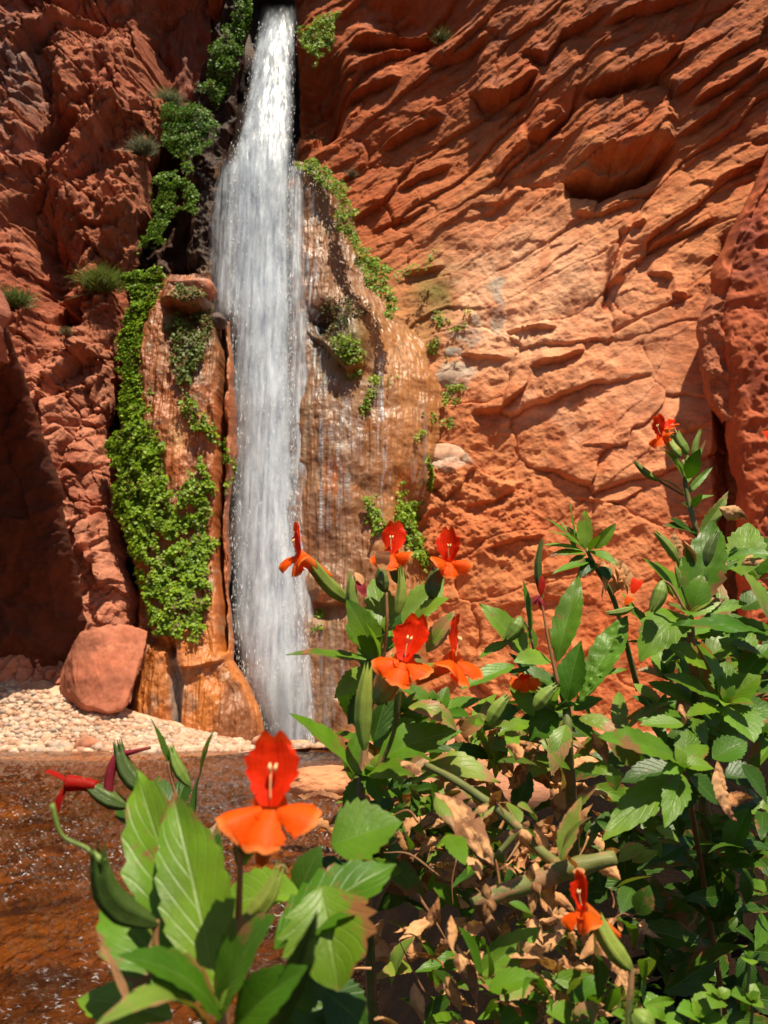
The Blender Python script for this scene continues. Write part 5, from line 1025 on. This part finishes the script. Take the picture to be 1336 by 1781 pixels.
for q in [(935, 1500, 925, 1595, 44), (945, 1505, 955, 1590, 30), (820, 1490, 835, 1530, 32), (905, 1320, 880, 1300, 26), (930, 1450, 960, 1470, 30), (900, 1440, 930, 1490, 26), (1040, 1490, 1080, 1530, 28), (1060, 1495, 1078, 1480, 18), (885, 1660, 990, 1690, 50), (880, 1680, 950, 1650, 44), (900, 1640, 925, 1680, 40), (785, 1590, 790, 1660, 22), (795, 1640, 830, 1760, 26), (975, 1590, 960, 1650, 22), (940, 1560, 975, 1600, 22), (650, 1770, 700, 1790, 26), (720, 1710, 740, 1790, 24), (775, 1700, 800, 1760, 22), (1060, 1665, 1088, 1735, 26), (1040, 1640, 1075, 1600, 24), (855, 1380, 880, 1420, 20), (700, 1330, 735, 1345, 30), (880, 1300, 915, 1330, 20)]:
    Lf(p, *q, Y-.02+RS.uniform(-.03, .05), RS.uniform(-.03, .03), name='dry_leaf', m=MX, crumple=.12, bend=RS.uniform(0, .3), roll=RS.uniform(-50, 50), curl=.3)
for q, m_ in [((835, 1695, 942, 1612, 56), ML), ((840, 1700, 797, 1612, 42), MG), ((850, 1720, 940, 1700, 56), MG), ((870, 1740, 930, 1680, 50), MB), ((870, 1790, 935, 1755, 60), MG), ((850, 1700, 845, 1640, 30), MG), ((975, 1497, 1012, 1385, 36), MB), ((975, 1490, 1030, 1420, 20), MB), ((900, 1400, 935, 1425, 34), MB), ((905, 1432, 882, 1395, 30), MB), ((860, 1400, 815, 1430, 26), MB), ((780, 1450, 810, 1505, 44), MG), ((870, 1570, 905, 1530, 20), MG), ((885, 1570, 925, 1590, 22), MG), ((745, 1550, 757, 1515, 12), MG), ((700, 1440, 712, 1480, 36), MG), ((960, 1310, 975, 1375, 40), MB), ((865, 1325, 940, 1335, 22), MD), ((960, 1700, 1060, 1720, 40), MG), ((990, 1740, 1060, 1700, 40), MG), ((950, 1760, 1030, 1790, 50), MG), ((1000, 1790, 1040, 1740, 40), MB), ((1100, 1545, 1080, 1590, 40), MD), ((1110, 1590, 1130, 1540, 40), MD)]:
    Lf(p, *q, Y-.03+RS.uniform(-.02, .03), RS.uniform(-.03, .03), m=m_, bend=RS.uniform(.05, .2), roll=RS.uniform(-15, 15))
rs = np.random.RandomState(77)
for k in range(22):
    x, y = rs.uniform(620, 1080), rs.uniform(1400, 1781); an = rs.uniform(0, 6.3); l1 = rs.uniform(30, 110); pts = [(x, y), (x+math.cos(an)*l1*.5+rs.uniform(-12, 12), y+math.sin(an)*l1*.5+rs.uniform(-12, 12)), (x+math.cos(an)*l1, y+math.sin(an)*l1+12)]
    St(p, pts, Y+rs.uniform(.02, .3), [rs.uniform(2, 6), rs.uniform(2, 5), 1.5], name='dry_stem', m=(MX, MSB)[k % 2], ns=6, noisy=.3)
# ---- single stalk with flower low right
Y = .50; p = plant('single hairy stalk low on the right carrying one scarlet flower that faces left', 1100, 1900, Y)
St(p, [(1095, 1900), (1093, 1790), (1098, 1700), (1096, 1680)], Y, [12, 11, 10, 9], m=MS)
flower(p, 1015, 1582, Y, 76, f=(-.85, -.5, .05), u=(.0, 0, 1), lab='scarlet flower facing left over the dark hollow', cal=(1098, 1686, 30, .0), tb=(.3, 0, -.55), tube_len=.9)
for k in range(60):  # fine hairs are one mesh
    pass
hv = []; hf = []; rs = np.random.RandomState(8)
for k in range(150):
    t = rs.rand(); c = at(1095+rs.uniform(-1, 1), 1690+t*100, Y); a = rs.uniform(-1, 1); s_ = rs.choice([-1, 1]); d = Vector((s_, a*.4, .2+.3*a))*.0035; o_ = Vector((s_*.0016, 0, 0)); w2 = Vector((0, 0, .00012))
    i = len(hv); hv += [list(c+o_-w2), list(c+o_+w2), list(c+o_+d)]; hf.append([i, i+1, i+2])
h_ = link('hairs', npmesh('hairs', hv, hf, False, None, np.zeros((len(hv), 2))), None, ML); h_.parent = p; h_.matrix_parent_inverse = Matrix.Translation(-p.location); h_['kind'] = 'stuff'
bud(p, 1100, 1760, 1130, 1800, 44, Y-.02, m=MY); Lf(p, 1035, 1640, 1092, 1710, 34, Y+.02, 0, name='dry_leaf', m=MX, curl=.5, crumple=.06)
Lf(p, 1040, 1740, 1030, 1610, 40, Y+.03, 0, m=MD, roll=20, label='long shade-toned leaf beside the stalk')
# ---- small herbs bottom right
Y = .62
for k, (cx, cy, sz, n_) in enumerate([(1250, 1735, 42, 6), (1305, 1740, 42, 6), (1215, 1770, 50, 6), (1300, 1665, 34, 4), (1150, 1775, 44, 5)]):
    p = plant(['small pale green herb at the bottom, left of the corner pair', 'small pale green herb in the bottom right corner', 'low green seedling at the bottom edge under the dark hollow', 'little two leaved seedling highest in the bottom right corner', 'low leafy sprig at the bottom edge right of the hairy stalk'][k], cx, cy+40, Y+.03, 'plant', 'small_herb')
    St(p, [(cx, cy+60), (cx+3, cy+20), (cx, cy)], Y, [5, 5, 4]); rosette(p, cx, cy, Y, sz, n_, 600+k, m=ML, wr=.7, nv=19, nu=9, teeth=5)
# ---- understory: background foliage behind the named plants
def fill(label, boxes, Yr, n, size, mats, seed, x0, y0, name='leafy_undergrowth_plant'):
    rs = np.random.RandomState(seed); p = plant(label, x0, y0, Yr[1], 'plant', name)
    for k in range(n):
        a, b, c_, d = boxes[rs.randint(len(boxes))]; x, y = rs.uniform(a, c_), rs.uniform(b, d); an = rs.uniform(0, 2*math.pi); ln = rs.uniform(.6, 1.2)*size
        yy = rs.uniform(*Yr); m_ = mats[rs.randint(len(mats))]; dry = m_ is MX
        Lf(p, x, y, x+math.cos(an)*ln, y+math.sin(an)*ln*.8, ln*rs.uniform(.30, .44)*(.8 if dry else 1), yy, rs.uniform(-.08, .08), m=m_, name='dry_leaf' if dry else 'leaf', crumple=.13 if dry else .01, bend=rs.uniform(.05, .3), roll=rs.uniform(-50, 50), nv=25, nu=9)
    return p
fill('shaded tangle of leaves under the middle flower cluster', [(600, 1240, 760, 1450), (600, 1400, 800, 1500)], (.88, 1.1), 95, 105, [MD, MG, MG, MX, MB], 701, 660, 1600)
fill('tangle of green and dead leaves below the tall oval leaf', [(760, 1230, 1030, 1420), (800, 1240, 1000, 1380)], (.88, 1.2), 98, 100, [MD, MG, MB, MX, MX, ML], 702, 900, 1500)
fill('deep green leaves behind the serrated rosette on the right', [(1020, 1240, 1330, 1450), (1180, 1080, 1336, 1300)], (.92, 1.15), 90, 120, [MD, MG, MD, MG, MB, ML], 703, 1200, 1500)
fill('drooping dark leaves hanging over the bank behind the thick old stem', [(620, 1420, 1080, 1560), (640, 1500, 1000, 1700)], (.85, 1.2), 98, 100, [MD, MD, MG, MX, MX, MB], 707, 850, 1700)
fill('dead brown leaves and stems heaped at the bottom centre', [(640, 1450, 1000, 1781), (700, 1600, 1100, 1790)], (.66, .95), 98, 66, [MX, MD, MX, MG, MX], 704, 800, 1780, 'dead_leaf_heap')
fill('shade-toned leaves hanging at the rim of the dark hollow', [(1060, 1420, 1336, 1500), (1240, 1420, 1336, 1600)], (.9, 1.1), 50, 75, [MD, MD, MG], 705, 1300, 1600)
fill('drooping foliage added to darken the hollow in the lower right corner', [(1080, 1480, 1336, 1781)], (1.05, 1.4), 95, 120, [MD], 708, 1280, 1781)  # dark-coloured leaves added to deepen the shade of the hollow
fill('sunlit leaf litter along the bottom edge right of centre', [(860, 1690, 1130, 1790)], (.56, .68), 70, 50, [MX, MG, MB, MX, ML], 706, 980, 1790, 'leaf_litter')
